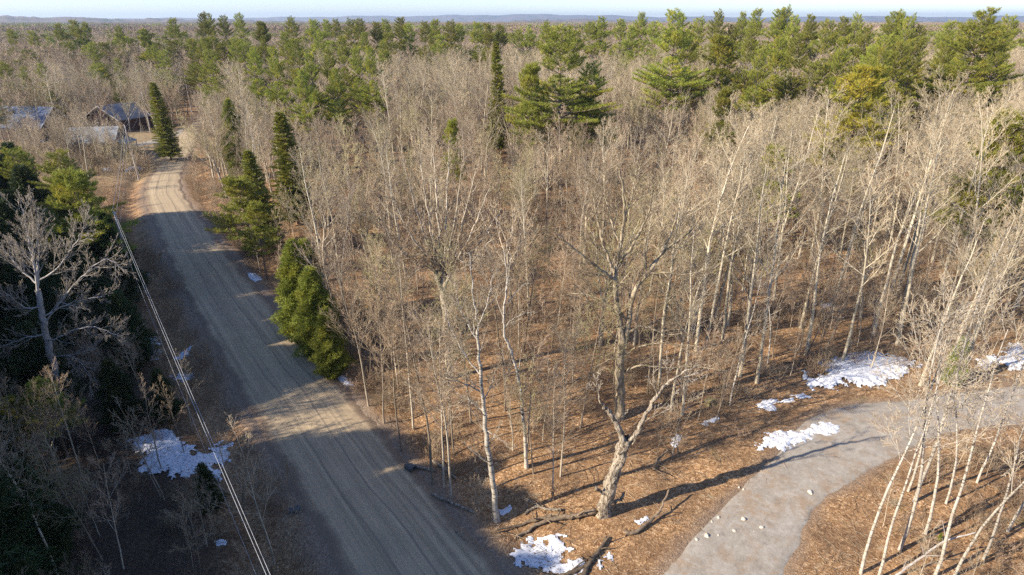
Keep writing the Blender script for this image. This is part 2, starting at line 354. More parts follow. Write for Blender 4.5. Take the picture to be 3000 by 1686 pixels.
def hills(name, r0, r1, prof, rows, mat):
    th = np.linspace(R(-62), R(62), 520); rs_ = np.linspace(r0, r1, rows); rng = np.random.RandomState(5)
    V = []; mid = (rows - 1) * .55
    jag = np.interp(np.arange(len(th)), np.arange(0, len(th), 1), rng.uniform(-1, 1, len(th)))
    for a, r in enumerate(rs_):
        env = math.exp(-((a - mid) / (rows * .24)) ** 2)
        z = prof(np.degrees(th)) * env + jag * 3.5 * env * (r0 < 7000) - 8 * (1 - env)
        V.append(np.stack([r * np.sin(th), r * np.cos(th), z], -1))
    V = np.array(V); n = len(th); i = np.arange(rows - 1)[:, None] * n + np.arange(n - 1)[None]
    F = np.stack([i, i + n, i + n + 1, i + 1], -1).reshape(-1, 4)
    tag(obj(name, mesh_np(name, V.reshape(-1, 3), F, mat, True)), kind='structure')
def woods_mat():
    m, t, b = new_mat('far_woods'); tc = N(t, 'ShaderNodeTexCoord'); n1 = noise(t, tc.outputs['Object'], .006, 6, .7)
    r = ramp(t, [(.4, (.17, .13, .11)), (.53, (.14, .11, .09)), (.6, (.05, .07, .035))]); t.links.new(n1, r.inputs[0]); t.links.new(r.outputs[0], b.inputs['Base Color'])
    return m
M['woods'] = woods_mat()
def g_(x, c, s): return np.exp(-((x - c) / s) ** 2)
hills('far_hills', 9000, 12500, lambda a: 58 + 45 * g_(a, -2, 9) + 30 * g_(a, 6, 7) + 18 * g_(a, 17, 5) + 26 * g_(a, 27, 5) + 20 * g_(a, 38, 6) + 22 * g_(a, -14, 6) + 7 * np.sin(a * .9) + 4 * np.sin(a * 2.3 + 1), 12, M['woods'])
hills('near_hills', 3600, 5200, lambda a: 18 + 34 * g_(a, -41, 12) + 10 * g_(a, -24, 7) + 17 * g_(a, 5, 5) + 8 * g_(a, 22, 12) + 2.5 * np.sin(a * 1.3) + 1.6 * np.sin(a * 3.7), 12, M['woods'])

# ------------------------------------------------------------------ snow, stones, logs, pipes
rngs = np.random.RandomState(3)
def snow(poly, label, thick=.10, cell=.11, rough_=.25):
    P2 = np.array([G(u, v) for u, v in poly]); c = P2.mean(0)
    x = np.arange(P2[:, 0].min() - .6, P2[:, 0].max() + .6, cell); y = np.arange(P2[:, 1].min() - .6, P2[:, 1].max() + .6, cell)
    XX, YY = np.meshgrid(x, y); inside = np.zeros(XX.shape, bool); d = np.full(XX.shape, 1e9)
    for a, b in zip(P2, np.roll(P2, -1, 0)):
        cnd = (a[1] > YY) != (b[1] > YY)
        with np.errstate(divide='ignore', invalid='ignore'): xi = (b[0] - a[0]) * (YY - a[1]) / (b[1] - a[1]) + a[0]
        inside ^= cnd & (XX < xi)
        ab = b - a; t = np.clip(((XX - a[0]) * ab[0] + (YY - a[1]) * ab[1]) / (ab @ ab + 1e-9), 0, 1)
        d = np.minimum(d, np.hypot(XX - a[0] - t * ab[0], YY - a[1] - t * ab[1]))
    ph = rngs.uniform(0, 9, 8)
    nn = (np.sin(XX * 3.1 + ph[0] + 2 * np.sin(YY * 2.3 + ph[1])) * np.sin(YY * 3.7 + ph[2] + 1.5 * np.sin(XX * 2.9 + ph[3])) + .7 * np.sin(XX * 8.3 + ph[4] + 2 * np.sin(YY * 6.1)) * np.sin(YY * 9.1 + ph[5] + np.sin(XX * 7)))
    sdv = np.where(inside, d, -d) + rough_ * nn * 1.25 + rngs.uniform(-.04, .04, XX.shape)
    gx = gz(XX, YY); Zs = gx + np.clip(sdv * .3, -.05, thick * .8) + .008 * nn + .035
    keep = sdv > -.12; grow_ = np.zeros_like(keep); grow_[np.unravel_index(np.argmax(sdv), sdv.shape)] = True
    for _ in range(400):
        g2 = grow_.copy(); g2[1:] |= grow_[:-1]; g2[:-1] |= grow_[1:]; g2[:, 1:] |= grow_[:, :-1]; g2[:, :-1] |= grow_[:, 1:]; g2 &= keep
        if (g2 == grow_).all(): break
        grow_ = g2
    keep = grow_
    idx = -np.ones(XX.shape, int); idx[keep] = np.arange(keep.sum())
    V = np.stack([XX - c[0], YY - c[1], Zs], -1)[keep]
    q = np.stack([idx[:-1, :-1], idx[:-1, 1:], idx[1:, 1:], idx[1:, :-1]], -1).reshape(-1, 4); q = q[(q >= 0).all(1)]
    if len(q) < 3: return
    o = obj('snow_patch', mesh_np('snow_patch', V, q, M['snow'], True)); o.location = (c[0], c[1], 0)
    tag(o, label, 'snow patch', 'snow patches left on the ground', 'thing')
def crop(cx, cy_, pts): return [(cx + a / 2.576, cy_ + b / 2.576) for a, b in pts]
snow(crop(1000, 1124, [(1430, 1110), (1380, 1150), (1330, 1200), (1290, 1290), (1340, 1345), (1440, 1370), (1560, 1420), (1640, 1400), (1700, 1470), (1820, 1420), (1840, 1330), (1700, 1310), (1600, 1270), (1700, 1240), (1700, 1180), (1660, 1110), (1570, 1095), (1520, 1160), (1460, 1165)]), 'large speckled snow patch beside the road corner, in front of the dead snag')
snow(crop(1000, 1124, [(1990, 1270), (2015, 1290), (1960, 1385), (1930, 1350)]), 'narrow snow sliver beside a dark log below the dead snag')
snow(crop(1000, 1124, [(1200, 925), (1265, 900), (1270, 930), (1215, 950)]), 'small snow lump at the foot of the grey-white birch', .12, .07, .06)
snow(crop(1000, 1124, [(2235, 1050), (2300, 1010), (2310, 1030), (2250, 1065)]), 'small snow scrap in leaves right of the dead snag', .1, .07, .06)
snow(crop(1000, 1124, [(2480, 450), (2530, 400), (2570, 400), (2520, 480), (2490, 475)]), 'small snow scrap nearest the snag along the forest edge shadow', .1, .08, .08)
snow(crop(2000, 1124, [(540, 470), (600, 425), (660, 378), (760, 368), (930, 372), (980, 305), (1050, 290), (1190, 308), (1212, 345), (1130, 395), (1000, 390), (920, 430), (850, 470), (770, 510), (700, 485), (570, 515)]), 'long bright snow patch on the edge of the pale driveway', .12, .1, .2)
snow(crop(2000, 1124, [(550, 150), (620, 118), (715, 118), (690, 150), (725, 195), (670, 210), (640, 175), (580, 185)]), 'forked snow patch between the forest edge and the long trunk shadow', .12, .1, .12)
snow(crop(2000, 1124, [(730, 132), (825, 108), (830, 125), (770, 140)]), 'thin snow streak beside the forked snow patch', .1, .08, .08)
snow(crop(2000, 1124, [(830, 92), (900, 72), (960, 100), (900, 108)]), 'snow scrap just below the largest snow drift', .1, .08, .08)
snow(crop(2000, 1124, [(120, 320), (200, 290), (270, 265), (275, 290), (200, 310), (160, 345)]), 'broken snow streak by the mossy boulder', .1, .08, .1)
snow([(2350, 1092), (2380, 1108), (2430, 1090), (2395, 1062), (2450, 1052), (2500, 1030), (2560, 1036), (2640, 1052), (2690, 1068), (2668, 1098), (2600, 1128), (2540, 1140), (2490, 1128), (2430, 1142), (2370, 1138)], 'largest snow drift, at the forest edge above the driveway', .3, .14, .4)
snow([(2850, 1070), (2890, 1045), (2930, 1040), (2960, 1012), (3010, 1010), (3030, 1080), (2960, 1092), (2930, 1070), (2880, 1080)], 'snow drift at the right edge behind the young fir', .25, .14, .35)
snow([(2405, 893), (2440, 885), (2448, 900), (2410, 903)], 'small snow scrap among the aspen trunks', .1, .15, .1)
snow(crop(0, 1124, [(930, 420), (1100, 390), (1190, 340), (1330, 380), (1440, 480), (1440, 560), (1560, 490), (1640, 400), (1720, 420), (1700, 540), (1620, 590), (1650, 690), (1600, 712), (1500, 650), (1360, 705), (1250, 700), (1270, 650), (1130, 690), (1050, 660), (1100, 560), (1010, 490)]), 'wide shaded snow patch under the power line', .15, .12, .3)
snow(crop(0, 1124, [(1620, 1190), (1660, 1165), (1705, 1190), (1690, 1215), (1640, 1220)]), 'small round snow lump in the shade left of the road bottom', .14, .07, .05)
snow(crop(0, 562, [(1100, 1090), (1170, 1100), (1220, 1180), (1200, 1260), (1120, 1280), (1110, 1200)]), 'shaded snow patch left of the power line', .1, .14, .35)
snow(crop(0, 562, [(1300, 1190), (1420, 1140), (1410, 1180), (1330, 1220)]), 'shaded snow streak right under the power line', .1, .12, .2)
snow(crop(0, 562, [(1290, 1370), (1350, 1330), (1440, 1325), (1400, 1390), (1320, 1400)]), 'shaded snow patch just above the wide shaded patch', .1, .12, .2)
snow(crop(0, 562, [(1060, 600), (1110, 580), (1115, 600), (1080, 625)]), 'snow scrap right of the nearest pole foot', .1, .12, .1)
snow(crop(0, 562, [(965, 620), (1010, 615), (1015, 632), (970, 632)]), 'snow scrap left of the nearest pole foot', .1, .12, .1)
snow([(728, 800), (752, 802), (768, 820), (745, 826), (730, 815)], 'snow scrap on the right verge below the overhanging pine', .14, .1, .06)
snow([(985, 1098), (1010, 1102), (1035, 1128), (1015, 1130), (990, 1112)], 'snow scrap on the right verge below the cedars', .12, .1, .06)
snow([(302, 495), (322, 490), (335, 495), (328, 502), (306, 503)], 'left of two snow patches before the farm buildings', .3, .4, .2)
snow([(360, 500), (385, 488), (420, 484), (424, 490), (395, 496), (372, 505)], 'right of two snow patches before the farm buildings', .3, .4, .2)
snow([(85, 424), (115, 412), (148, 408), (148, 413), (110, 420), (88, 428)], 'thin snow bank along the blue roofed barn', .3, .5, .3)
snow([(350, 413), (378, 410), (378, 413), (352, 415)], 'snow strip along the farm driveway', .3, .4, .1)

def stone(loc, r, mat, name, label, cat, group=None, seed=0, flat=.65):
    rs = np.random.RandomState(seed + 11); import bmesh
    bm = bmesh.new(); bmesh.ops.create_icosphere(bm, subdivisions=2, radius=1)
    kx = rs.uniform(.7, 1.3, 3); kx[2] *= flat; ph = rs.uniform(0, 9, 3)
    for v in bm.verts:
        q = 1 + .18 * math.sin(v.co.x * 3 + ph[0]) + .15 * math.sin(v.co.y * 4 + ph[1]) + .12 * math.sin(v.co.z * 5 + ph[2])
        v.co = Vector((v.co.x * kx[0], v.co.y * kx[1], v.co.z * kx[2])) * q * r
    me = bpy.data.meshes.new(name); bm.to_mesh(me); bm.free(); me.materials.append(mat)
    o = obj(name, me); o.location = (loc[0], loc[1], gh(*loc) + r * flat * .35); tag(o, label, cat, group, 'thing'); return o
M['lime'] = plain('pale_limestone', (.60, .54, .45), .8, (.40, .33, .25), 9)
M['moss_rock'] = plain('mossy_rock', (.22, .20, .06), .95, (.24, .20, .15), 2.5)
stone(G(2092, 1186), .62, M['moss_rock'], 'boulder', 'yellow green mossy boulder at the forest edge by the driveway', 'boulder', None, 4, .75)
for k, (a, b, r, wds) in enumerate([(455, 1030, .26, 'largest pale limestone lump on the driveway'), (390, 1118, .17, 'pale pointed stone on the driveway below the largest lump'), (598, 1092, .20, 'flat pale stone right of the pointed stone on the driveway'), (535, 1120, .10, 'small pale stone between two bigger ones on the driveway'),
        (690, 1068, .09, 'rightmost small pale stone of the driveway scatter'), (180, 1152, .22, 'cracked pale stone at the left driveway edge'), (268, 1150, .10, 'small stone right of the cracked edge stone'), (270, 1015, .13, 'tan stone on the left driveway verge, upper of two'), (220, 1046, .10, 'tan stone on the left driveway verge, lower of two'),
        (960, 826, .20, 'flat white stone at the right driveway edge'), (458, 802, .12, 'tan stone in leaves left of the driveway bend'), (425, 787, .11, 'white stone in leaves left of the driveway bend'), (108, 1180, .14, 'brown stone at the corner of driveway and leaves'), (858, 880, .07, 'tiny white stone near the right driveway edge')]):
    stone((G(2000 + a / 2.576, 1124 + b / 2.576)), r * .78, M['lime'], 'stone', wds, 'stone', 'loose stones on the driveway', k)

def pathpts(pix, zs=None, n=5):
    pts = []
    for k, (u, v) in enumerate(pix):
        z = (zs[k] if zs else .12); x, y = G(u, v, z); pts.append((x, y, z + (gh(x, y) if z < .6 else 0)))
    return [Vector(q) for q in poly_sample(pts, n)]
def log(pix, r0, r1, label, mat='log', zs=None, stubs=2, name='fallen_log', cat='log', seed=0):
    rnd = random.Random(seed); pts = pathpts(pix, zs); c = pts[0].copy(); n = len(pts)
    pts = [p - c for p in pts]
    for p in pts[1:-1]: p += Vector((rnd.uniform(-1, 1), rnd.uniform(-1, 1), rnd.uniform(-.3, .6))) * r0 * .35
    tb = Tubes(); rad = [r0 + (r1 - r0) * k / (n - 1) for k in range(n)]
    tb.add([pts[0]] + pts + [pts[-1]], [.01] + rad + [.01], 9)
    for s in range(stubs):
        k = rnd.randrange(1, n - 1); d = Vector((rnd.uniform(-1, 1), rnd.uniform(-1, 1), rnd.uniform(.1, .8))).normalized(); L = rnd.uniform(.5, 1.6)
        tb.add([pts[k], pts[k] + d * L * .5, pts[k] + d * L + Vector((0, 0, -.1 * L))], [rad[k] * .5, rad[k] * .35, .012], 5)
    root = obj(name, tb.mesh(name, M[mat], .14)); root.location = c
    tag(root, label, cat, 'fallen wood near the road corner', 'thing'); return root
C2 = lambda pts: crop(1000, 1124, pts)
log(C2([(685, 835), (850, 905), (1005, 965)]), .11, .07, 'pale straight log on the verge left of the white birch foot', 'dead', None, 0, seed=1)
log(C2([(515, 610), (620, 640), (710, 655)]), .10, .08, 'pale log beside the culvert end on the right verge', 'dead', None, 0, seed=2)
log(C2([(690, 570), (780, 620), (865, 685)]), .12, .08, 'grey brown log behind the culvert, sloping down to the right', 'grey', None, 1, seed=3)
log(C2([(1920, 962), (1780, 985), (1620, 1000), (1500, 1030), (1380, 1085), (1305, 1135)]), .19, .06, 'long thick fallen trunk reaching left from the snag foot', 'log', [.3, .25, .2, .2, .15, .1], 5, seed=4)
log(C2([(1590, 990), (1480, 1000), (1340, 1030), (1140, 1110)]), .14, .05, 'thinner fallen limb left of the thick fallen trunk', 'log', None, 3, seed=5)
log(C2([(1660, 940), (1560, 935), (1460, 915), (1380, 960)]), .10, .05, 'short pale broken limb behind the thick fallen trunk', 'dead', None, 3, seed=6)
log(C2([(1500, 1425), (1640, 1425), (1780, 1385), (1900, 1330)]), .13, .10, 'curved log lying along the big snow patch', 'log', None, 2, seed=7)
log(C2([(1810, 1448), (1860, 1370), (1930, 1280), (2000, 1165)]), .15, .10, 'dark thick log sloping up to the snag from the bottom edge', 'log', None, 3, seed=8)
log(C2([(2140, 1140), (2250, 1110), (2370, 1000), (2420, 920), (2475, 800)]), .13, .05, 'forked fallen branch crossing the snag shadow', 'log', [.1, .15, .3, .6, 1.1], 4, seed=9)
log(C2([(2355, 650), (2390, 570), (2470, 500)]), .09, .06, 'short dark branch upright in leaves behind the snag shadow', 'log', [.1, .3, .6], 2, seed=10)
log(C2([(860, 1105), (910, 1160), (960, 1195)]), .05, .02, 'thin crooked stick on the verge by the road', 'dead', None, 2, seed=11)
log([(2621, 1686), (2690, 1640), (2772, 1586), (2860, 1560)], .075, .03, 'leaning pale limb among the bottom right birches', 'pale', [.1, 1.0, 2.2, 3.0], 4, seed=12)
log([(2560, 1063), (2480, 1058), (2290, 1064)], .10, .06, 'fallen log along the forest edge left of the largest drift', 'log', None, 4, seed=13)
def culvert(u, v, rz, label):
    x, y = G(u, v); r = empty('culvert', (x, y, gh(x, y) + .18), rz); tb = Tubes()
    pts = [(k * .045, 0, 0) for k in range(16)]; tb.add(pts, [.22 + .02 * (k % 2) for k in range(16)], 18)
    obj('pipe', tb.mesh('culvert_pipe', M['galv']), r); t2 = Tubes(); t2.add([(-.04, 0, 0), (.03, 0, 0)], [.245, .245], 18); obj('rim', t2.mesh('culvert_rim', M['galv']), r)
    tag(r, label, 'culvert pipe', 'culvert pipe ends beside the road')
M['galv'] = plain('galvanised_steel', (.13, .13, .13), .8, (.07, .07, .07), 5, 0)
culvert(1212, 1382, 2.5, 'corrugated metal culvert end on the right verge'); culvert(850, 1503, .4, 'corrugated metal culvert end on the left shaded verge')

# ------------------------------------------------------------------ farm buildings
def box_v(x0, x1, y0, y1, z0, z1):
    V = [(x, y, z) for z in (z0, z1) for x, y in ((x0, y0), (x1, y0), (x1, y1), (x0, y1))]
    return V, [(0, 3, 2, 1), (4, 5, 6, 7), (0, 1, 5, 4), (1, 2, 6, 5), (2, 3, 7, 6), (3, 0, 4, 7)]
def boxo(name, mat, parent, *b):
    V, F = box_v(*b); return obj(name, mesh_np(name, V, F, mat), parent)
def ribbed(name, c, c2, sc_=2.2):
    m, t, b = new_mat(name); tc = N(t, 'ShaderNodeTexCoord'); wv = N(t, 'ShaderNodeTexWave', Scale=sc_); t.links.new(tc.outputs['Object'], wv.inputs[0])
    n1 = noise(t, tc.outputs['Object'], .8, 4, .7); c_ = mixc(t, wv.outputs['Fac'], c, c2); c_ = mixc(t, mapr(t, n1, .5, .7, 0, .5), c_, tuple(q * .6 for q in c))
    t.links.new(c_, b.inputs['Base Color']); b.inputs['Roughness'].default_value = .65; return m
def gable(name, x, y, rz, L, W, hw, hr, wall, roof, trim, label, over=.5, extras=()):
    r = empty(name, (x, y, 0), rz)
    V = []; F = []
    l, w_ = L / 2, W / 2
    V += [(-l, -w_, -.3), (l, -w_, -.3), (l, w_, -.3), (-l, w_, -.3), (-l, -w_, hw), (l, -w_, hw), (l, w_, hw), (-l, w_, hw), (-l, 0, hr), (l, 0, hr)]
    me = bpy.data.meshes.new('wall'); me.from_pydata(V, [], [(0, 1, 5, 4), (2, 3, 7, 6), (1, 2, 6, 9, 5), (3, 0, 4, 8, 7)]); me.materials.append(wall); me.update()
    obj('wall', me, r)
    sl_ = (hr - hw) / w_; t_ = .18; lo = l + over; wo = w_ + over; ze = hw - sl_ * over
    V = [(-lo, -wo, ze + .03), (lo, -wo, ze + .03), (lo, 0, hr + .03), (-lo, 0, hr + .03), (lo, wo, ze + .03), (-lo, wo, ze + .03)]
    V = V + [(a, b, c + t_) for a, b, c in V]
    F = [(6, 7, 8, 9), (9, 8, 10, 11), (0, 3, 2, 1), (3, 5, 4, 2), (0, 1, 7, 6), (4, 5, 11, 10), (1, 2, 8, 7), (2, 4, 10, 8), (3, 0, 6, 9), (5, 3, 9, 11)]
    rf = obj('roof', mesh_np('roof', V, F, roof), r)
    for sx in (-1, 1):
        tb = []
        for sy in (-1, 1):
            a = Vector((sx * (lo + .03), sy * wo, ze + .1)); b = Vector((sx * (lo + .03), 0, hr + .1)); tb.append((a, b))
        TB = Tubes()
        for a, b in tb: TB.add([a, b], [.14, .14], 4)
        obj('bargeboard', TB.mesh('bargeboard', trim), r)
    for (kind, side_, px, pz, ww, hh, mt) in extras:
        d = .05
        if side_ == 'front': b_ = (px - ww / 2, px + ww / 2, -w_ - d, -w_ + .02, pz, pz + hh)
        elif side_ == 'right': b_ = (l - .02, l + d, px - ww / 2, px + ww / 2, pz, pz + hh)
        else: b_ = (-l - d, -l + .02, px - ww / 2, px + ww / 2, pz, pz + hh)
        fr = boxo(kind, trim, r, *b_)
        if side_ == 'front': g_b = (b_[0] + .1, b_[1] - .1, b_[2] - .02, b_[2] + .005, b_[4] + .1, b_[5] - .1)
        elif side_ == 'right': g_b = (b_[1] - .005, b_[1] + .02, b_[2] + .1, b_[3] - .1, b_[4] + .1, b_[5] - .1)
        else: g_b = (b_[0] - .02, b_[0] + .005, b_[2] + .1, b_[3] - .1, b_[4] + .1, b_[5] - .1)
        boxo('pane' if kind == 'window' else 'panel', mt, fr, *g_b)
    tag(r, label, 'building'); return r
M['roofgrey'] = ribbed('light_grey_steel_roof', (.27, .28, .285), (.22, .23, .235)); M['roofblue'] = ribbed('blue_grey_steel_roof', (.10, .13, .20), (.08, .105, .165))
M['slate'] = ribbed('slate_blue_roof', (.13, .145, .19), (.10, .115, .15)); M['wallblue'] = plain('dark_blue_siding', (.07, .09, .16), .6); M['wallred'] = plain('dull_red_brown_siding', (.085, .045, .038), .8)
M['wallbrown'] = plain('brown_boards', (.12, .09, .07), .9); M['trim'] = plain('off_white_trim', (.55, .52, .47), .7); M['glass'] = plain('dark_glass', (.02, .025, .03), .15)
M['greenroof'] = ribbed('grey_green_porch_roof', (.38, .42, .38), (.32, .36, .32))
hx, hy = G(262, 468)
gr = gable('workshop', hx, hy + 4, R(12), 9.2, 8, 3.6, 6.2, M['wallblue'], M['roofgrey'], M['trim'], 'grey roofed workshop with dark blue walls and a greenish porch roof', .5,
           (('door', 'right', -1.6, 0, 1.1, 2.1, M['wallbrown']), ('window', 'right', 1.6, 1.2, 1.3, 1.1, M['glass']), ('window', 'front', 1.6, 1.3, 1.4, 1.2, M['glass']), ('door', 'front', -2, 0, 2.4, 2.2, M['wallbrown'])))
V, F = box_v(4.7, 7.0, -3.2, 3.6, 2.7, 2.85); V = [(a, b, c + (.8 if a < 6 else 0)) for a, b, c in V]; obj('porch_roof', mesh_np('porch_roof', V, F, M['greenroof']), gr)
for yy in (-3, 3.4): boxo('porch_post', M['trim'], gr, 6.7, 6.85, yy, yy + .15, -.3, 2.72)
hx, hy = G(70, 415)
gable('blue_barn', hx - 2, hy + 6, R(-6), 15, 10, 3.6, 7.6, M['wallbrown'], M['roofblue'], M['trim'], 'blue roofed barn with brown walls at the left edge', .6,
      (('door', 'front', -2, 0, 3.2, 2.8, M['wallred']), ('window', 'front', 3.5, 1.2, 1.4, 1.1, M['glass']), ('window', 'left', 0, 3.9, 1.2, 1.2, M['glass'])))
hx, hy = G(315, 386)
gable('red_house', hx + 1, hy + 5, R(70), 10, 12, 3.4, 6.6, M['wallred'], M['slate'], M['trim'], 'dark red house with slate blue roof behind the workshop', .6,
      (('window', 'left', -2.5, 1.2, 1.3, 1.2, M['glass']), ('window', 'left', 2.5, 1.2, 1.3, 1.2, M['glass']), ('door', 'left', 0, 0, 1.1, 2.1, M['trim'])))
# parked car: body, cabin, windows, wheels
M['carpaint'] = plain('dark_blue_car_paint', (.03, .045, .09), .25); M['tyre'] = plain('tyre_rubber', (.02, .02, .02), .9); M['white'] = plain('white_paint', (.78, .78, .76), .5)
cx_, cy2 = G(152, 398); car = empty('parked_car', (cx_, cy2, 0), R(25)); import bmesh
def car_mesh(prof, half, mat, name, inset=0.0):
    V = [(x, -half + inset * (z > 1.0), z) for x, z in prof] + [(x, half - inset * (z > 1.0), z) for x, z in prof]; n = len(prof)
    me = bpy.data.meshes.new(name); me.from_pydata(V, [], [tuple(range(n)), tuple(range(2 * n - 1, n - 1, -1))] + [(k, k + n, (k + 1) % n + n, (k + 1) % n) for k in range(n)]); me.materials.append(mat); me.update(); return me
obj('body', car_mesh([(-2.2, .35), (-2.25, .8), (-1.5, .95), (1.0, 1.0), (2.1, .85), (2.2, .4)][::-1], .86, M['carpaint'], 'body'), car)
obj('cabin', car_mesh([(-1.7, .96), (-1.2, 1.45), (.2, 1.48), (1.0, .99)][::-1], .78, M['glass'], 'cabin', .12), car)
obj('roof_panel', car_mesh([(-1.15, 1.46), (-1.1, 1.5), (.15, 1.52), (.2, 1.48)][::-1], .66, M['carpaint'], 'roof_panel'), car)
for sx in (-1.35, 1.35):
    for sy in (-.8, .8):
        tb = Tubes(); tb.add([(sx, sy - .1, .33), (sx, sy - .1, .33), (sx, sy + .1, .33), (sx, sy + .1, .33)], [.01, .33, .33, .01], 16); obj('wheel', tb.mesh('wheel', M['tyre']), car)
tag(car, 'dark blue car parked beside the blue roofed barn', 'car')
tx, ty = G(171, 392); tr_ = empty('storage_box', (tx, ty, 0), R(20)); boxo('bin', M['white'], tr_, -.75, .75, -.6, .6, 0, 1.3); V, F = box_v(-.82, .82, -.67, .67, 1.3, 1.42); obj('lid', mesh_np('lid', V, F, M['white']), tr_)
tag(tr_, 'small white box standing between the barn and the workshop', 'box')

# ------------------------------------------------------------------ poles and wires
M['wire'] = plain('aluminium_wire', (.50, .51, .52), .5, (.42, .43, .44), 2, .3); M['porcelain'] = plain('brown_porcelain', (.30, .20, .15), .3)
def utility_pole(x, y, h, label, lean=(0, 0)):
    r = empty('utility_pole', (x, y, gh(x, y))); tb = Tubes()
    tb.add([(lean[0] * k / 8, lean[1] * k / 8, h * k / 8) for k in range(9)] + [(lean[0], lean[1], h)], [.17 - .07 * k / 8 for k in range(9)] + [.005], 12); obj('post', tb.mesh('post', M['pole']), r)
    a = Vector((lean[0], lean[1], h)); t2 = Tubes(); t2.add([a + Vector((-.08, 0, -.35)), a + Vector((-.14, .05, -.2)), a + Vector((-.16, .05, .0))], [.03, .03, .025], 6); obj('bracket', t2.mesh('bracket', M['galv']), r)
    t3 = Tubes(); p = a + Vector((-.16, .05, -.02)); t3.add([p, p + Vector((0, 0, .05)), p + Vector((0, 0, .12)), p + Vector((0, 0, .18)), p + Vector((0, 0, .2))], [.03, .07, .04, .06, .005], 8); obj('insulator', t3.mesh('insulator', M['porcelain']), r)
    t4 = Tubes(); p = a + Vector((.06, 0, -.35)); t4.add([p, p + Vector((.12, 0, 0)), p + Vector((.16, 0, 0))], [.045, .05, .005], 8); obj('spool_insulator', t4.mesh('spool_insulator', M['porcelain']), r)
    t5 = Tubes(); t5.add([a + Vector((.0, .16, -h * .7)), a + Vector((0, .115, -.6))], [.012, .012], 4); obj('ground_wire', t5.mesh('ground_wire', M['galv']), r)
    tag(r, label, 'utility pole', 'utility poles along the left side of the road'); return Vector((x, y, gh(x, y))) + a
tops = [Vector((-1.8, 6.6, 9.5))]
tops.append(utility_pole(-40.4, 60.6, 10.0, 'nearest utility pole, leaning weathered wood beside the shaded road', (-.3, .1)))
tops.append(utility_pole(-73.2, 119.0, 10.6, 'utility pole standing before the grey roofed workshop', (-.2, 0)))
tops.append(utility_pole(*G(442, 386), 10.6, 'utility pole beside the lone roadside spruce', (-.1, 0)))
tops.append(utility_pole(*G(562, 330), 11.5, 'farthest utility pole, at the road bend', (0, 0)))
utility_pole(-1.8, 6.6, 9.6, 'utility pole below the camera, beside the bottom of the road')
def wire(off, sag, r, label):
    tb = Tubes()
    for a, b in zip(tops[:-1], tops[1:]):
        a = a + Vector(off); b = b + Vector(off); n = 20
        pts = [a.lerp(b, k / n) - Vector((0, 0, sag * 4 * (k / n) * (1 - k / n))) for k in range(n + 1)]
        tb.add(pts, [r] * (n + 1), 5)
    o = obj('overhead_wire', tb.mesh('overhead_wire', M['wire'])); tag(o, label, 'wire', 'overhead wires between the poles')
wire((-.16, .05, .12), .6, .010, 'bright upper overhead wire, left of the close pair'); wire((.10, 0, -.35), .6, .010, 'bright overhead wire, right of the close pair'); wire((-.15, 0, -2.3), .8, .006, 'faint thin lower overhead wire')

# ------------------------------------------------------------------ tree shapes
def grow(out, p, d, L, r, lvl, S, rnd, keep=None):
    s = S[lvl]; n = s['n']; st_ = L / n; pts = [p.copy()]; d = d.copy(); dirs = [d.copy()]
    for i in range(n):
        wb = s['wob']
        d = (d + Vector((rnd.gauss(0, wb), rnd.gauss(0, wb), rnd.gauss(0, wb * .6) + s['up']))).normalized()
        p = p + d * st_; pts.append(p); dirs.append(d)
    tip = s.get('tip', .25); rad = [max(r * (1 - (1 - tip) * i / n), S[0]['rmin']) for i in range(n + 1)]
    out.setdefault(lvl, []).append((pts, rad, s['sides']))
    fill(out, pts, dirs, rad, L, lvl, S, rnd)
def fill(out, pts, dirs, rad, L, lvl, S, rnd):
    if lvl + 1 >= len(S): return
    s = S[lvl]; n = len(pts) - 1; az = rnd.uniform(0, 6.28); k = s['kids']
    for j in range(k):
        t = s['t0'] + (1 - s['t0']) * (j + rnd.uniform(.1, .9)) / k; f = min(t * n, n - .001); i = int(f); q = pts[i].lerp(pts[i + 1], f - i); dd = dirs[i + 1]
        az += 2.4 + rnd.uniform(-.5, .5); an = R(s['ang'] + rnd.gauss(0, 9))
        a = dd.orthogonal().normalized(); b = dd.cross(a); side = a * math.cos(az) + b * math.sin(az)
        nd = dd * math.cos(an) + side * math.sin(an)
        tt_ = (t - s['t0']) / (1 - s['t0'] + 1e-6); nl = L * s['lr'] * (1 - s.get('fall', .6) * tt_) * rnd.uniform(.65, 1.2)
        rr_ = max((rad[i] * (1 - f + i) + rad[i + 1] * (f - i)) * s['rr'] * rnd.uniform(.75, 1.1), S[0]['rmin'])
        grow(out, q, nd, nl, rr_, lvl + 1, S, rnd)
def lv(n, wob, up, sides, kids=0, t0=.2, ang=45, lr=.4, rr=.55, **k): return dict(n=n, wob=wob, up=up, sides=sides, kids=kids, t0=t0, ang=ang, lr=lr, rr=rr, **k)
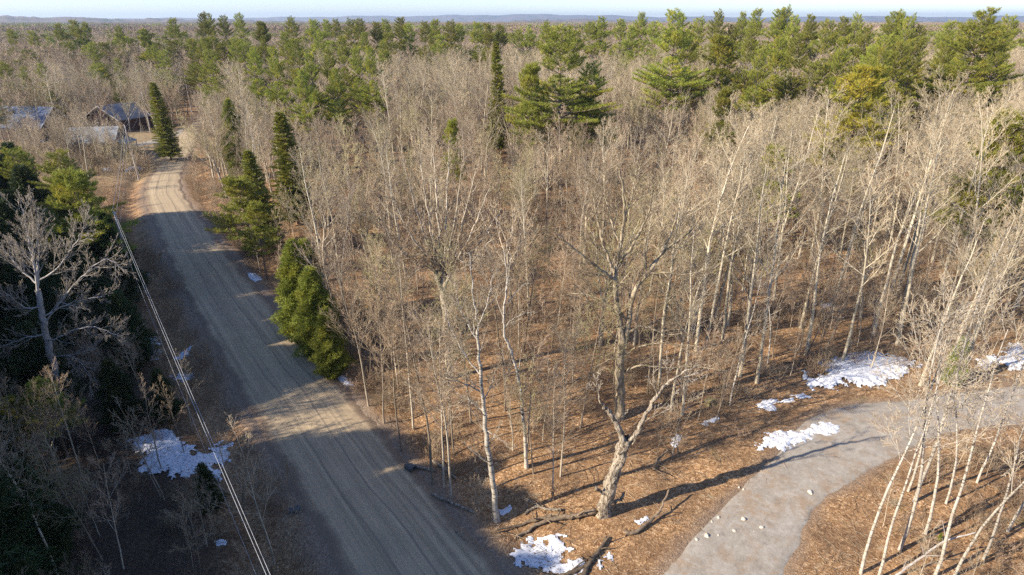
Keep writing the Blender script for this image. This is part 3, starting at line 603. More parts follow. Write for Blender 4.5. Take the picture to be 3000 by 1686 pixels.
def spec(kind):
    if kind == 'aspen': S = [lv(10, .035, .02, 8, 16, .46, 47, .27, .50, tip=.2, fall=.5), lv(5, .07, .11, 4, 8, .2, 36, .46, .55), lv(3, .08, .09, 3, 6, .12, 33, .52, .6), lv(2, .09, .07, 3, 2, .15, 30, .62, .7), lv(2, .07, .04, 3)]
    elif kind == 'birch': S = [lv(10, .045, .022, 8, 12, .50, 46, .27, .36, tip=.2, fall=.45), lv(5, .08, .10, 4, 7, .2, 36, .46, .55), lv(3, .09, .07, 3, 5, .15, 34, .52, .6), lv(2, .10, .05, 3, 2, .2, 32, .6, .7), lv(2, .08, .02, 3)]
    elif kind == 'pole': S = [lv(9, .04, .02, 6, 15, .34, 40, .29, .50, tip=.2, fall=.5), lv(4, .07, .12, 3, 8, .12, 32, .52, .6), lv(2, .08, .10, 3, 6, .1, 30, .58, .65), lv(2, .08, .07, 3, 2, .15, 28, .64, .7), lv(2, .06, .04, 3)]
    elif kind == 'maple': S = [lv(5, .05, .02, 10, 7, .52, 32, .85, .62, tip=.55, fall=.25), lv(7, .06, .08, 5, 9, .18, 31, .44, .5, tip=.3), lv(4, .07, .10, 4, 7, .1, 30, .5, .6), lv(2, .07, .08, 3, 4, .1, 28, .58, .65), lv(2, .06, .05, 3)]
    elif kind == 'sapling': S = [lv(7, .05, .02, 5, 12, .35, 40, .28, .5, tip=.2, fall=.5), lv(3, .08, .11, 3, 6, .15, 34, .52, .6), lv(2, .08, .08, 3, 5, .12, 32, .58, .65), lv(2, .08, .05, 3)]
    for s in S: s['rmin'] = .006
    return S
SH = {}
def tree_meshes(key, kind, h, r, seed, bark_m, twig_m, rmin=.007, lean=(0, 0), simple=False, S=None):
    rnd = random.Random(seed); S = S or spec(kind)
    for s in S: s['rmin'] = rmin
    out = {}; d = Vector((lean[0], lean[1], 1)).normalized()
    trunk_h = h if kind != 'maple' else h * .52
    grow(out, Vector((0, 0, -.15)), d, trunk_h, r, 0, S, rnd)
    T = Tubes(); Cc = Tubes(); Cl = Tubes(); LM_ = {'brown': 'browngrey', 'mossy': 'grey'}.get(bark_m, bark_m)
    for l, lst in out.items():
        for pts, rad, sd_ in lst:
            if l == 0:
                rad = [rad[0] * 1.45] + rad[1:]; pts2 = [pts[0], pts[0].lerp(pts[1], .18)] + pts[1:]; rad = [rad[0], S and lst[0][1][0]] + rad[1:]
                T.add(pts2, rad, sd_)
            else: (Cl if l <= 2 else Cc).add(pts, rad, sd_)
    SH[key] = (T.mesh(key + '_trunk', M[bark_m], .05), two_tone(key + '_crown', Cl, Cc, M[LM_], M[twig_m]), h)
    return SH[key]
BARE = []
for k in range(3): tree_meshes('aspen%d' % k, 'aspen', 18.5, .16, 10 + k, 'aspen', 'aspen_twig', .009)
for k in range(4): tree_meshes('pole%d' % k, 'pole', 13.5, .085, 20 + k, ('brown', 'grey', 'grey', 'brown')[k], ('brown_twig', 'pink_twig', 'grey_twig', 'moss_twig')[k], .0085)
for k in range(3): tree_meshes('maple%d' % k, 'maple', 15.5, .22, 30 + k, ('grey', 'brown', 'grey')[k], ('grey_twig', 'pink_twig', 'moss_twig')[k], .0095)
for k in range(2): tree_meshes('birch%d' % k, 'birch', 15.5, .098, 40 + k, 'birch', 'birch_twig', .009)
for k in range(3): tree_meshes('sapling%d' % k, 'sapling', 6.5, .04, 50 + k, ('brown', 'grey', 'brown')[k], ('brown_twig', 'grey_twig', 'pink_twig')[k], .007)
tree_meshes('roadside', 'maple', 13, .2, 60, 'pale', 'pale_twig', .011)
# brush: many stems from one root
def brush_mesh(key, seed, h, stems, mat):
    rnd = random.Random(seed); S = [lv(4, .12, .06, 3, 6, .3, 38, .45, .6, tip=.3), lv(3, .16, .1, 3, 5, .15, 36, .5, .65), lv(2, .15, .05, 3)]
    for s in S: s['rmin'] = .007
    out = {}
    for _ in range(stems):
        a = rnd.uniform(0, 6.28); q = rnd.uniform(.1, .75); grow(out, Vector((rnd.gauss(0, .35), rnd.gauss(0, .35), -.1)), Vector((math.cos(a) * q, math.sin(a) * q, 1)).normalized(), h * rnd.uniform(.5, 1.1), .018, 0, S, rnd)
    T = Tubes()
    for l in out.values():
        for a in l: T.add(*a)
    SH[key] = (T.mesh(key, M[mat]), None, h)
for k in range(3): brush_mesh('brush%d' % k, 70 + k, (2.2, 1.7, 2.9)[k], 12, ('brown_twig', 'pink_twig', 'grey_twig')[k])

def sticks_mesh(key, seed, mat):
    rnd = random.Random(seed); T = Tubes()
    for _ in range(34):
        p = Vector((rnd.uniform(-2, 2), rnd.uniform(-2, 2), rnd.uniform(.03, .09))); a = rnd.uniform(0, 6.28); L = rnd.uniform(.3, 1.5) ** 1.3; d = Vector((math.cos(a), math.sin(a), rnd.uniform(-.02, .12)))
        q = p + d * L * .5 + Vector((rnd.gauss(0, .06), rnd.gauss(0, .06), .02)); T.add([p, q, p + d * L + Vector((rnd.gauss(0, .12), rnd.gauss(0, .12), 0))], [.016, .012, .006], 3)
        if L > .8: T.add([q, q + Vector((rnd.uniform(-.4, .4), rnd.uniform(-.4, .4), .08))], [.009, .005], 3)
    SH[key] = (T.mesh(key, M[mat]), None, 1)
for k in range(2): sticks_mesh('sticks%d' % k, 170 + k, ('grey_twig', 'brown')[k])
# conifers
def tris(C, A, rng, K, size, width, spread, flat=0.0):
    "K needle-spray triangles at every centre C, biased along A"
    n = len(C); C = np.repeat(C, K, 0); A = np.repeat(A, K, 0); S_ = np.repeat(size, K) * rng.uniform(.6, 1.25, n * K)
    D = rng.normal(0, 1, (n * K, 3)); D[:, 2] *= (1 - flat); D /= np.linalg.norm(D, axis=1, keepdims=True) + 1e-9
    D = A + D * spread; D /= np.linalg.norm(D, axis=1, keepdims=True) + 1e-9
    Q = rng.normal(0, 1, (n * K, 3)); Q[:, 2] *= (1 - flat * .6); B = np.cross(D, Q); B /= np.linalg.norm(B, axis=1, keepdims=True) + 1e-9
    o = C + rng.normal(0, .06, C.shape)
    V = np.stack([o - B * (width * S_)[:, None], o + B * (width * S_)[:, None], o + D * S_[:, None]], 1).reshape(-1, 3)
    return V, np.arange(len(V)).reshape(-1, 3)
def conifer(key, kind, h, r, seed, fol, q=1.0):
    rnd = random.Random(seed); rng = np.random.RandomState(seed); T = Tubes(); Bz = Tubes(); C = []; A = []; SZ = []
    px, py = rnd.uniform(-.4, .4), rnd.uniform(-.4, .4)
    tp = lambda z: Vector((px * (z / h) ** 2, py * (z / h) ** 2, z))
    T.add([tp(h * k / 10) for k in range(11)], [r * (1 - .93 * k / 10) for k in range(11)], 8)
    if kind == 'pine':
        z = h * rnd.uniform(.28, .38); az = rnd.uniform(0, 6)
        while z < h - .3:
            f = (z - h * .3) / (h * .7); prof = (math.sin(min(1, max(0, f) * 1.25 + .28) * math.pi) ** .7 if f < .6 else 1.02 - 1.0 * (f - .15) ** 1.3)
            Lw = h * .235 * max(.09, prof); nb = rnd.randint(4, 6)
            for b in range(nb):
                az += 6.283 / nb + rnd.uniform(-.35, .35)
                if rnd.random() < .10: continue
                L = Lw * rnd.uniform(.6, 1.3); up = .10 + .75 * max(0, f) ** 2
                d = Vector((math.cos(az), math.sin(az), up)).normalized(); pts = [tp(z)]
                for i in range(4): d = (d + Vector((rnd.gauss(0, .08), rnd.gauss(0, .08), .07))).normalized(); pts.append(pts[-1] + d * L / 4)
                Bz.add(pts, [max(.012, .02 * L) * (1 - .2 * i) for i in range(5)], 4)
                nl = max(3, int(L * 2.4 * q))
                for j in range(nl):
                    t = .28 + .72 * (j + .5) / nl; ff = min(t * 4, 3.999); i = int(ff); pp = pts[i].lerp(pts[i + 1], ff - i)
                    sgn = 1 if j % 2 else -1; sd_ = Vector((-d.y, d.x, 0)).normalized() * sgn; ld = (d * .75 + sd_ * .8 + Vector((0, 0, .22))).normalized(); ll = L * .34 * (1.15 - t) + .25
                    Bz.add([pp, pp + ld * ll], [.010, .005], 3)
                    m_ = max(2, int(ll * 5.5 * q))
                    for k in range(m_):
                        c = pp + ld * ll * (k + 1) / m_; C.append(c); A.append(ld * .4 + Vector((0, 0, .65))); SZ.append(.34 / q ** .4)
                C.append(pts[-1]); A.append(d + Vector((0, 0, .4))); SZ.append(.36)
            z += rnd.uniform(.55, 1.0) * (1 - .35 * max(0, f)) * h / 22
        K = 16; wd = .07; sp2 = .8; fl = 0
    elif kind == 'spruce':
        z = h * .08; az = 0
        while z < h - .1:
            f = z / h; Lw = h * .155 * (1 - f) ** .75 + .12
            for b in range(7):
                az += .9 + rnd.uniform(-.3, .3); L = Lw * rnd.uniform(.65, 1.15); d = Vector((math.cos(az), math.sin(az), .15 - .42 * (1 - f))).normalized(); p0 = tp(z + rnd.uniform(-.15, .15)); n = max(3, int(L * 5 * q))
                Bz.add([p0, p0 + d * L], [.02, .006], 3)
                for k in range(n):
                    t = (k + 1) / n; c = p0 + d * L * t + Vector((0, 0, .18 * L * t * t))
                    sd_ = Vector((-d.y, d.x, 0)).normalized()
                    for sg in (-1, 0, 1): C.append(c + sd_ * sg * .28 * L * (1.05 - t)); A.append((d + sd_ * sg * .8 + Vector((0, 0, .05))).normalized() * .9); SZ.append(.30)
            z += .34 * h / 15 / q ** .5
        K = 5; wd = .16; sp2 = .5; fl = .5
    else:   # cedar / hemlock: dense column with feathery sprays
        n = int(6500 * q); z = rng.beta(1.1, 1.5, n) * h * .97 + .15; a = rng.uniform(0, 6.283, n)
        lob = 1 + .30 * np.sin(a * 3 + z * 1.3 + seed) + .24 * np.sin(a * 5 - z * 2.9)
        rad = h * (.19 if kind == 'cedar' else .22) * np.clip(1 - z / h, 0.02, 1) ** .62 * np.clip(.35 + z / (h * .22), .3, 1) * lob * rng.uniform(.2, 1.25, n) ** .5
        C = np.stack([rad * np.cos(a), rad * np.sin(a), z], -1); A = np.stack([np.cos(a) * .7, np.sin(a) * .7, np.full(n, .55 if kind == 'cedar' else -.1)], -1); SZ = np.full(n, .36)
        for k in range(0, n, 14): Bz.add([Vector((0, 0, z[k] * .9)), Vector(C[k]) * .92], [.018, .006], 3)
        K = 6; wd = .08; sp2 = .85; fl = .2
    C = np.array([tuple(c) for c in C]); A = np.array([tuple(c) for c in A]); V, F = tris(C, A, rng, K, np.array(SZ, float), wd, sp2, fl)
    SH[key] = (T.mesh(key + '_trunk', M['pinebark'], .05), mesh_np(key + '_crown', V, F, M[fol]), h, Bz.mesh(key + '_branches', M['pinelimb']))
for k in range(4): conifer('pine%d' % k, 'pine', 22, .26, 80 + k, 'pine')
conifer('pine_gold', 'pine', 15, .2, 86, 'pine_gold'); conifer('pine_small', 'pine', 11, .14, 87, 'pine')
for k in range(2): conifer('spruce%d' % k, 'spruce', 14, .16, 90 + k, 'spruce')
for k in range(2): conifer('cedar%d' % k, 'cedar', 9.5, .14, 94 + k, 'cedar')
for k in range(2): conifer('hemlock%d' % k, 'hemlock', 11, .16, 97 + k, 'hemlock')

# ------------------------------------------------------------------ planting
HERO = []      # (x, y, clear radius)
def plant(key, x, y, h=None, rz=None, name='bare_tree', label=None, cat='tree', group=None, lean=None, wide=1.0, rnd=random.Random(1)):
    sh = SH[key]; s = (h / sh[2]) if h else 1.0
    r = empty(name, (x, y, gh(x, y) - .02), rz if rz is not None else rnd.uniform(0, 6.28)); r.scale = (s * wide, s * wide, s)
    if lean: r.rotation_euler = (lean[0], lean[1], r.rotation_euler.z)
    obj('trunk', sh[0], r)
    if sh[1]: obj('crown', sh[1], r)
    if len(sh) > 3: obj('branches', sh[3], r)
    return tag(r, label, cat, group)

# the big old trees that are built limb by limb
TW = lambda n1, n2, rmin, up=.1: [dict(n=1, wob=0, up=0, sides=8, kids=n1, t0=.12, ang=36, lr=.34, rr=.5, rmin=rmin, fall=.45), lv(4, .07, up, 4, n2, .12, 31, .52, .6), lv(3, .08, .09, 3, 6, .1, 29, .55, .65), lv(2, .08, .06, 3, 2, .2, 28, .6, .7), lv(2, .07, .04, 3)]
def hero(name, label, base, limbs, bark_m, twig_m, Yb, seed, n1=9, n2=6, rmin=.008, rot_mat=None, twig=True, cat='tree', fill_from=0, rough_=.06):
    "limbs: (pixels, depth offsets, r0, r1, twigs?)"
    rnd = random.Random(seed); o = Vector((*base, gh(*base) - .1)); root = empty(name, o); Cc = Tubes(); Cl = Tubes(); first = True; k = 0
    Tt = Tubes(); LB = []
    for pix, dep, r0, r1, tw in limbs:
        pts = [at(u, v, Yb + d_) - o for (u, v), d_ in zip(pix, dep)]
        if first: pts[0] = Vector((0, 0, -.15))
        pts = poly_sample([tuple(p) for p in pts], 5); n = len(pts)
        for p in pts[2:-1]: p += Vector((rnd.gauss(0, .035), rnd.gauss(0, .05), rnd.gauss(0, .03)))
        rad = [max(rmin, r0 + (r1 - r0) * (i / (n - 1)) ** .85) for i in range(n)]
        if first: rad[0] *= 1.5; rad[1] *= 1.15
        if not first: LB.append(Tubes())
        (Tt if first else LB[-1]).add(pts, rad, 12 if r0 > .12 else 6)
        first = False
        if tw:
            dirs = [(pts[min(i + 1, n - 1)] - pts[max(i - 1, 0)]).normalized() for i in range(n)]
            L = sum((pts[i + 1] - pts[i]).length for i in range(n - 1)); S = TW(max(3, int(n1 * tw)), n2, rmin)
            S[0]['rr'] = .35 if r0 > .15 else .5; S[0]['lr'] = min(.5, 2.6 / L)
            out = {}; fill(out, pts, dirs, rad, L, 0, S, rnd)
            for l, q_ in out.items():
                for a in q_: (Cl if l <= 1 else Cc).add(*a)
    obj('trunk', Tt.mesh(name + '_trunk', M[bark_m], rough_), root); 
    for l_ in LB: obj('limb', l_.mesh(name + '_limb', M[rot_mat or bark_m], rough_), root)
    if Cc.g: obj('crown', two_tone(name + '_crown', Cl, Cc, M[rot_mat or bark_m], M[twig_m]), root)
    tag(root, label, cat); HERO.append((base[0], base[1], 1.6)); return root

sb_ = G(1765, 1510)
hero('dead_snag', 'bleached dead snag with broken hollow trunk and two bare limbs at the road corner', sb_, [
    ([(1765, 1510), (1780, 1450), (1805, 1370), (1822, 1320), (1835, 1285)], [0, 0, 0, 0, 0], .42, .29, 0),
    ([(1822, 1325), (1822, 1290), (1803, 1240), (1785, 1205), (1768, 1193)], [0, 0, -.1, -.2, -.3], .22, .09, 0),
    ([(1772, 1197), (1756, 1170), (1748, 1130), (1742, 1090)], [-.3, -.3, -.3, -.3], .05, .02, .4),
    ([(1822, 1320), (1850, 1290), (1880, 1240), (1910, 1180), (1955, 1124), (2000, 1092), (2050, 1070)], [0, 0, .1, .2, .3, .3, .3], .18, .035, .5),
    ([(1925, 1155), (1918, 1125), (1910, 1095)], [.25, .2, .2], .05, .02, .3),
    ([(1780, 1475), (1815, 1465), (1828, 1445)], [0, .2, .3], .13, .07, 0),
    ([(1775, 1445), (1755, 1440), (1745, 1425)], [0, -.2, -.4], .13, .05, 0),
    ([(1830, 1290), (1850, 1300), (1862, 1290)], [0, -.1, -.2], .09, .03, 0),
    ([(1806, 1265), (1815, 1240), (1830, 1215)], [0, 0, 0], .05, .02, .4)],
    'dead', 'pale_twig', sb_[1], 5, 5, 4, .008, 'dead', rough_=.32)
ob = G(1815, 1222)
hero('old_maple', 'large old maple with mossy forked trunk and pale low limbs behind the dead snag', ob, [
    ([(1815, 1222), (1816, 1150), (1815, 1080), (1822, 1010), (1816, 950), (1806, 880), (1803, 830)], [0, 0, 0, 0, 0, 0, 0], .45, .15, 0),
    ([(1820, 1000), (1814, 940), (1803, 860), (1806, 800), (1822, 700), (1828, 600), (1815, 500)], [0, 0, 0, 0, 0, .3, .3], .2, .06, 1),
    ([(1828, 1010), (1842, 950), (1850, 880), (1880, 820), (1920, 770), (1960, 700), (1985, 620)], [0, .1, .2, .3, .5, .8, 1], .25, .05, 1),
    ([(1808, 830), (1770, 800), (1720, 760), (1665, 715), (1625, 670)], [-.1, -.5, -1, -1.5, -1.8], .16, .03, 1.1),
    ([(1806, 810), (1780, 750), (1760, 690), (1745, 620), (1735, 560)], [0, .4, .8, 1.2, 1.5], .14, .03, 1),
    ([(1812, 780), (1850, 720), (1885, 660), (1905, 600), (1915, 540)], [0, -.4, -.8, -1, -1.2], .13, .03, 1),
    ([(1818, 720), (1790, 650), (1775, 580), (1770, 510)], [0, .6, 1.1, 1.4], .1, .03, 1),
    ([(1828, 640), (1850, 580), (1870, 520), (1880, 470)], [.3, .3, .5, .5], .08, .025, 1),
    ([(1890, 800), (1950, 800), (2010, 805), (2060, 795)], [.4, .2, 0, -.3], .10, .02, .7),
    ([(1905, 785), (1950, 730), (2010, 690), (2050, 640)], [.5, 1, 1.4, 1.6], .11, .025, .9),
    ([(1842, 975), (1875, 955), (1910, 965), (1960, 980), (2000, 978)], [0, -.4, -.8, -1.2, -1.5], .10, .02, .35),
    ([(1832, 1040), (1880, 1015), (1940, 1005), (2000, 1012), (2065, 1018)], [0, -.5, -.9, -1.2, -1.5], .08, .02, .35),
    ([(1830, 1090), (1880, 1072), (1960, 1080), (2040, 1075), (2140, 1090)], [0, -.4, -.8, -1.2, -1.8], .10, .02, .4),
    ([(1812, 1000), (1770, 960), (1735, 900), (1700, 850), (1660, 830)], [0, -.3, -.7, -1, -1.3], .09, .02, .6),
    ([(1815, 925), (1760, 880), (1700, 860), (1640, 870)], [0, .3, .8, 1.2], .08, .02, .6)],
    'mossy', 'grey_twig', ob[1], 6, 11, 6, .0095, 'mossy')
mb = G(1318, 1105)
fan = [([(1318, 1105), (1312, 1020), (1305, 930), (1297, 850)], [0, 0, 0, 0], .30, .24, 0)]
rf = random.Random(8)
for k, (tu, tv) in enumerate([(1095, 640), (1130, 540), (1180, 470), (1225, 440), (1270, 425), (1315, 430), (1360, 450), (1400, 480), (1440, 540), (1470, 610), (1150, 700), (1440, 700)]):
    dp = rf.uniform(-2.6, 2.6); bx = 1297 + (tu - 1297) * .10; bv = 850 - rf.uniform(0, 40)
    fan.append(([(1297 + (tu - 1297) * .02, 858), (bx + (tu - 1297) * .12, bv - 60), (1297 + (tu - 1297) * .52, 850 - (850 - tv) * .48), (1297 + (tu - 1297) * .8, 850 - (850 - tv) * .78), (tu, tv)], [0, dp * .2, dp * .5, dp * .8, dp], .13, .02, 1))
hero('spreading_maple', 'wide fan shaped maple with many upright limbs, left of the picture centre', mb, fan, 'grey', 'grey_twig', mb[1], 7, 14, 6, .010, 'grey')
bb = G(1455, 1515)
hero('white_birch', 'tall straight grey white birch nearest the road corner', bb, [
    ([(1455, 1515), (1440, 1380), (1425, 1270), (1415, 1180), (1405, 1050), (1398, 950), (1385, 850), (1374, 740)], [0, 0, 0, 0, 0, 0, 0, 0], .19, .02, 1.1),
    ([(1412, 1150), (1350, 1120), (1310, 1112)], [0, -.5, -.9], .05, .012, .6), ([(1402, 1000), (1370, 950), (1345, 890), (1330, 830)], [0, .3, .6, .8], .06, .012, 1),
    ([(1399, 960), (1425, 900), (1440, 830), (1448, 770)], [0, -.3, -.5, -.6], .05, .012, 1), ([(1408, 1100), (1360, 1040), (1320, 960), (1305, 900)], [0, .3, .6, .8], .05, .012, .9),
    ([(1418, 1205), (1370, 1170), (1330, 1150)], [0, .5, 1], .05, .012, .6), ([(1424, 1260), (1460, 1285), (1500, 1320)], [0, -.6, -1], .03, .01, .3)],
    'birch', 'birch_twig', bb[1], 9, 12, 6, .0075)
b2 = G(1543, 1372)
hero('crooked_birch', 'crooked bright white birch with a kinked trunk, right of the straight birch', b2, [
    ([(1543, 1372), (1538, 1270), (1528, 1180), (1520, 1110), (1500, 1040), (1480, 985), (1476, 930), (1484, 830), (1482, 770), (1474, 720)], [0] * 10, .13, .025, .3),
    ([(1484, 860), (1492, 800), (1494, 740)], [0, .1, .2], .04, .012, .5), ([(1485, 890), (1510, 860), (1540, 830)], [0, .2, .3], .03, .012, .4), ([(1480, 960), (1510, 930), (1560, 915)], [0, .2, .3], .03, .012, .4)],
    'birch', 'birch_twig', b2[1], 10, 7, 4, .0075)
lb = G(178, 1215)
hero('pale_roadside_tree', 'big pale barked bare tree with many crooked limbs, at the left in the shade', lb, [
    ([(178, 1215), (160, 1100), (140, 1000), (125, 930), (110, 850)], [0] * 5, .28, .17, 0),
    ([(112, 870), (100, 780), (90, 740), (75, 660), (62, 600)], [0, 0, .2, .3, .4], 0.096, 0.016, 1), ([(110, 850), (112, 760), (110, 690), (108, 620)], [0, .3, .6, .8], 0.089, 0.016, 1),
    ([(118, 820), (165, 790), (205, 740), (235, 690), (245, 660)], [0, -.4, -.8, -1, -1], 0.074, 0.016, 1), ([(140, 1000), (170, 990), (240, 960), (300, 965), (345, 985)], [0, -.6, -1.4, -2, -2.4], 0.067, 0.016, .9),
    ([(130, 950), (190, 870), (250, 800), (310, 760), (350, 780)], [0, -.2, -.5, -.8, -1], 0.067, 0.016, 1), ([(105, 830), (60, 790), (20, 740), (0, 720)], [0, .4, .8, 1], 0.074, 0.016, 1),
    ([(120, 900), (70, 900), (20, 860), (-30, 850)], [0, -.4, -.8, -1.2], 0.059, 0.016, 1), ([(135, 980), (80, 990), (20, 1010), (-20, 1030)], [0, -.5, -1, -1.4], 0.059, 0.016, .8),
    ([(150, 1050), (190, 1040), (230, 1060), (265, 1100)], [0, -.8, -1.6, -2.2], 0.044, 0.012, .8), ([(125, 930), (180, 900), (240, 880), (300, 870)], [0, .6, 1.2, 1.6], 0.059, 0.016, .9)],
    'pale', 'pale_twig', lb[1], 11, 17, 6, .0085)
for hx_, hy_, hr_ in [(sb_[0], sb_[1], 2.5), (ob[0], ob[1], 2.5), (mb[0], mb[1], 2.5), (lb[0], lb[1], 2.5), (mb[0], mb[1] - 2, 3.5), (ob[0], ob[1] - 2, 3.5)]: HERO.append((hx_, hy_, hr_))

rp = random.Random(77)
def plant_px(key, u, v, h, label, name='bare_tree', cat='tree', group=None, lean=(0, 0), wide=1.0, clear=1.0):
    x, y = G(u, v); HERO.append((x, y, clear)); return plant(key, x, y, h, None, name, label, cat, group, lean, wide, rp)
AG = 'pale barked aspens behind the driveway'; RG = 'white barked birches inside the driveway bend'
for key, u, v, h, lean, lab in [
    ('birch0', 2524, 1675, 14.5, (.0, 0.007), 'leftmost white barked birch inside the driveway bend'),
    ('birch1', 2576, 1686, 13.5, (.0, 0.035), 'slender forked birch right beside the leftmost one of the driveway bend'),
    ('birch0', 2637, 1605, 16.5, (.02, 0.014), 'birch third from left inside the driveway bend, trunk rising straight'),
    ('birch1', 2679, 1470, 17.5, (.02, 0.025), 'birch leaning right behind the third one of the driveway bend'),
    ('birch0', 2712, 1563, 14.5, (.0, 0.032), 'birch leaning right, foot just above the pale fallen limb'),
    ('birch1', 2738, 1690, 15, (.0, 0.021), 'stout white birch at the bottom right'), ('birch0', 2795, 1690, 13.0, (.0, 0.035), 'white birch leaning to the right edge at the bottom'),
    ('birch1', 2660, 1440, 13.0, (-.02, 0.010), 'thin birch behind the third one of the driveway bend'), ('birch0', 2770, 1480, 11.5, (.0, 0.028), 'short birch standing back in the brush of the driveway bend'),
    ('birch1', 2880, 1640, 12.0, (0, 0.028), 'birch standing at the right edge near the bottom corner'), ('birch0', 2950, 1560, 13.0, (0, 0.021), 'rightmost birch inside the driveway bend'),
    ('birch1', 2860, 1420, 12.0, (0, 0.017), 'birch behind the brush close to the right end of the driveway')]:
    plant_px(key, u, v, h, lab, 'birch', 'birch', RG, lean)
for key, u, v, h, lean, lab in [
    ('aspen0', 2167, 1105, 18.5, (0, 0.010), 'dark stained aspen at the forest edge, left of the close pair'), ('aspen1', 2217, 1121, 19, (0, 0.017), 'pale aspen at the forest edge beside the leaning white birch'),
    ('birch0', 2248, 1067, 10.5, (0, 0.128), 'bright white birch leaning right at the forest edge'), ('aspen2', 2039, 1030, 20.5, (0, 0.000), 'tall aspen nearest the old maple'),
    ('aspen0', 2068, 1020, 19, (0, 0.003), 'tall aspen just right of the one nearest the old maple'), ('aspen1', 2116, 1000, 17.5, (0, 0.007), 'slender aspen behind the dark stained one'),
    ('aspen2', 2132, 955, 17, (0, 0.007), 'aspen farther back behind the slender one'), ('aspen0', 2435, 919, 21, (0, 0.003), 'tall forked aspen left of the picture right third, beside the small snow scrap'),
    ('aspen1', 2373, 770, 20, (0, 0.000), 'aspen deep behind the small snow scrap'), ('aspen2', 2559, 980, 19, (0, 0.007), 'aspen directly behind the largest snow drift'),
    ('aspen0', 2609, 860, 22, (0, 0.000), 'tall creamy aspen behind the largest snow drift, left of its pair'), ('aspen1', 2632, 850, 21.5, (0, 0.007), 'tall creamy aspen behind the largest snow drift, right of its pair'),
    ('aspen2', 2780, 938, 20.5, (0, 0.007), 'creamy aspen left of the young fir'), ('aspen0', 2750, 870, 21, (0, 0.000), 'creamy aspen farther behind the young fir'),
    ('aspen1', 2889, 945, 20.5, (0, 0.010), 'aspen leaning right above the right snow drift'), ('aspen2', 2268, 770, 19, (0, 0.000), 'aspen in the middle of the right forest'),
    ('aspen0', 2695, 1130, 14.5, (0, 0.003), 'low forked aspen with wide open crown in front of the largest drift'), ('aspen1', 2815, 1120, 15, (0, 0.042), 'aspen leaning strongly right across the driveway'),
    ('aspen2', 2975, 900, 20, (0, 0.000), 'aspen at the right picture edge'), ('aspen1', 1930, 1140, 16, (0, 0.000), 'dark aspen between the old maple and the forest edge'), ('aspen0', 1998, 1220, 15, (0, 0.007), 'aspen at the forest edge nearest the mossy boulder'),
    ('aspen2', 1965, 1210, 13, (0, 0.000), 'short aspen just left of the mossy boulder')]:
    plant_px(key, u, v, h, lab, 'birch' if key[0] == 'b' else 'aspen', 'birch' if key[0] == 'b' else 'aspen', AG, lean)
for key, u, v, h, lean, lab in [
    ('pole0', 1268, 1419, 15, (.0, -.14), 'slender bare tree leaning left over the right road verge'), ('pole1', 1299, 1427, 12, (0, -.05), 'slender bare tree left of the forked one on the right verge'),
    ('pole2', 1322, 1458, 13, (0, -.04), 'slender bare tree nearest the pale log on the verge'), ('pole3', 1330, 1322, 12, (0, -.02), 'straight slender tree behind the verge trees'),
    ('pole0', 1175, 1322, 12, (0, -.06), 'slender bare tree right at the road edge above the culvert'), ('pole1', 1540, 1366, 9.5, (0, 0), 'thin stem beside the crooked birch foot'),
    ('pole3', 1563, 1390, 8, (0, 0), 'thin pale stem right of the crooked birch foot'), ('pole2', 1642, 1396, 11, (0, .01), 'thin straight stem midway to the dead snag'), ('pole1', 1621, 1455, 9, (0, 0), 'thin stem in brush left of the dead snag'),
    ('pole3', 1380, 1240, 14, (0, -.03), 'grey pole tree behind the straight birch'), ('pole0', 1125, 1240, 13, (0, -.08), 'pole tree leaning over the road below the cedars'), ('pole2', 1080, 1190, 13, (0, -.08), 'pole tree by the snow scrap on the right verge'),
    ('pole1', 1210, 1250, 14, (0, -.05), 'pole tree in dense brush above the right verge'), ('pole3', 1700, 1250, 12, (0, 0), 'pole tree left behind the dead snag'), ('pole0', 1480, 1200, 14, (0, 0), 'dark pole tree behind the crooked birch')]:
    plant_px(key, u, v, h, lab, 'pole_tree', 'pole tree', 'slender trees near the road corner', lean)
for key, u, v, h, lean, lab in [
    ('pole2', 171, 1690, 11.5, (0, -.02), 'bare tree with ascending limbs at the bottom left'), ('birch0', 40, 1700, 9, (0, 0), 'white stemmed birch in the bottom left corner'),
    ('maple1', 714, 1493, 5.5, (0, 0), 'sunlit yellowish young tree between the wires and the road'), ('sapling1', 800, 1629, 9.5, (0, -.02), 'grey young tree on the left shaded verge near the road bottom'),
    ('sapling0', 474, 1376, 7, (0, 0), 'thin dark stem standing in the wide shaded snow patch'), ('sapling2', 420, 1180, 7.5, (0, -.04), 'thin pale stem left of the power line above the wide snow patch'),
    ('sapling0', 540, 1330, 6, (0, 0), 'thin dark stem right in the wide shaded snow patch'), ('pole3', 300, 1640, 8, (0, 0), 'bare bushy tree at the bottom left, right of the ascending one'), ('sapling0', 640, 1660, 5, (0, 0), 'pale crooked small tree near the round snow lump'),
    ('sapling1', 560, 1250, 6.5, (0, 0), 'grey stem just above the wide shaded snow patch'), ('pole1', 240, 1400, 8, (0, 0), 'dense reddish bare tree in front of the pale roadside tree'), ('pole1', 330, 1180, 6.5, (0, 0), 'dark low bare tree left of the power line'),
    ('sapling2', 660, 1380, 5.5, (0, 0), 'twiggy young tree beside the wires at the shaded verge'), ('pole0', 90, 1500, 8.5, (0, 0), 'bare tree behind the white stemmed corner birch')]:
    plant_px(key, u, v, h, lab, 'roadside_tree', 'tree', 'bare trees in the shade left of the road', lean, 1.25 if 'maple' in key else 1.0)

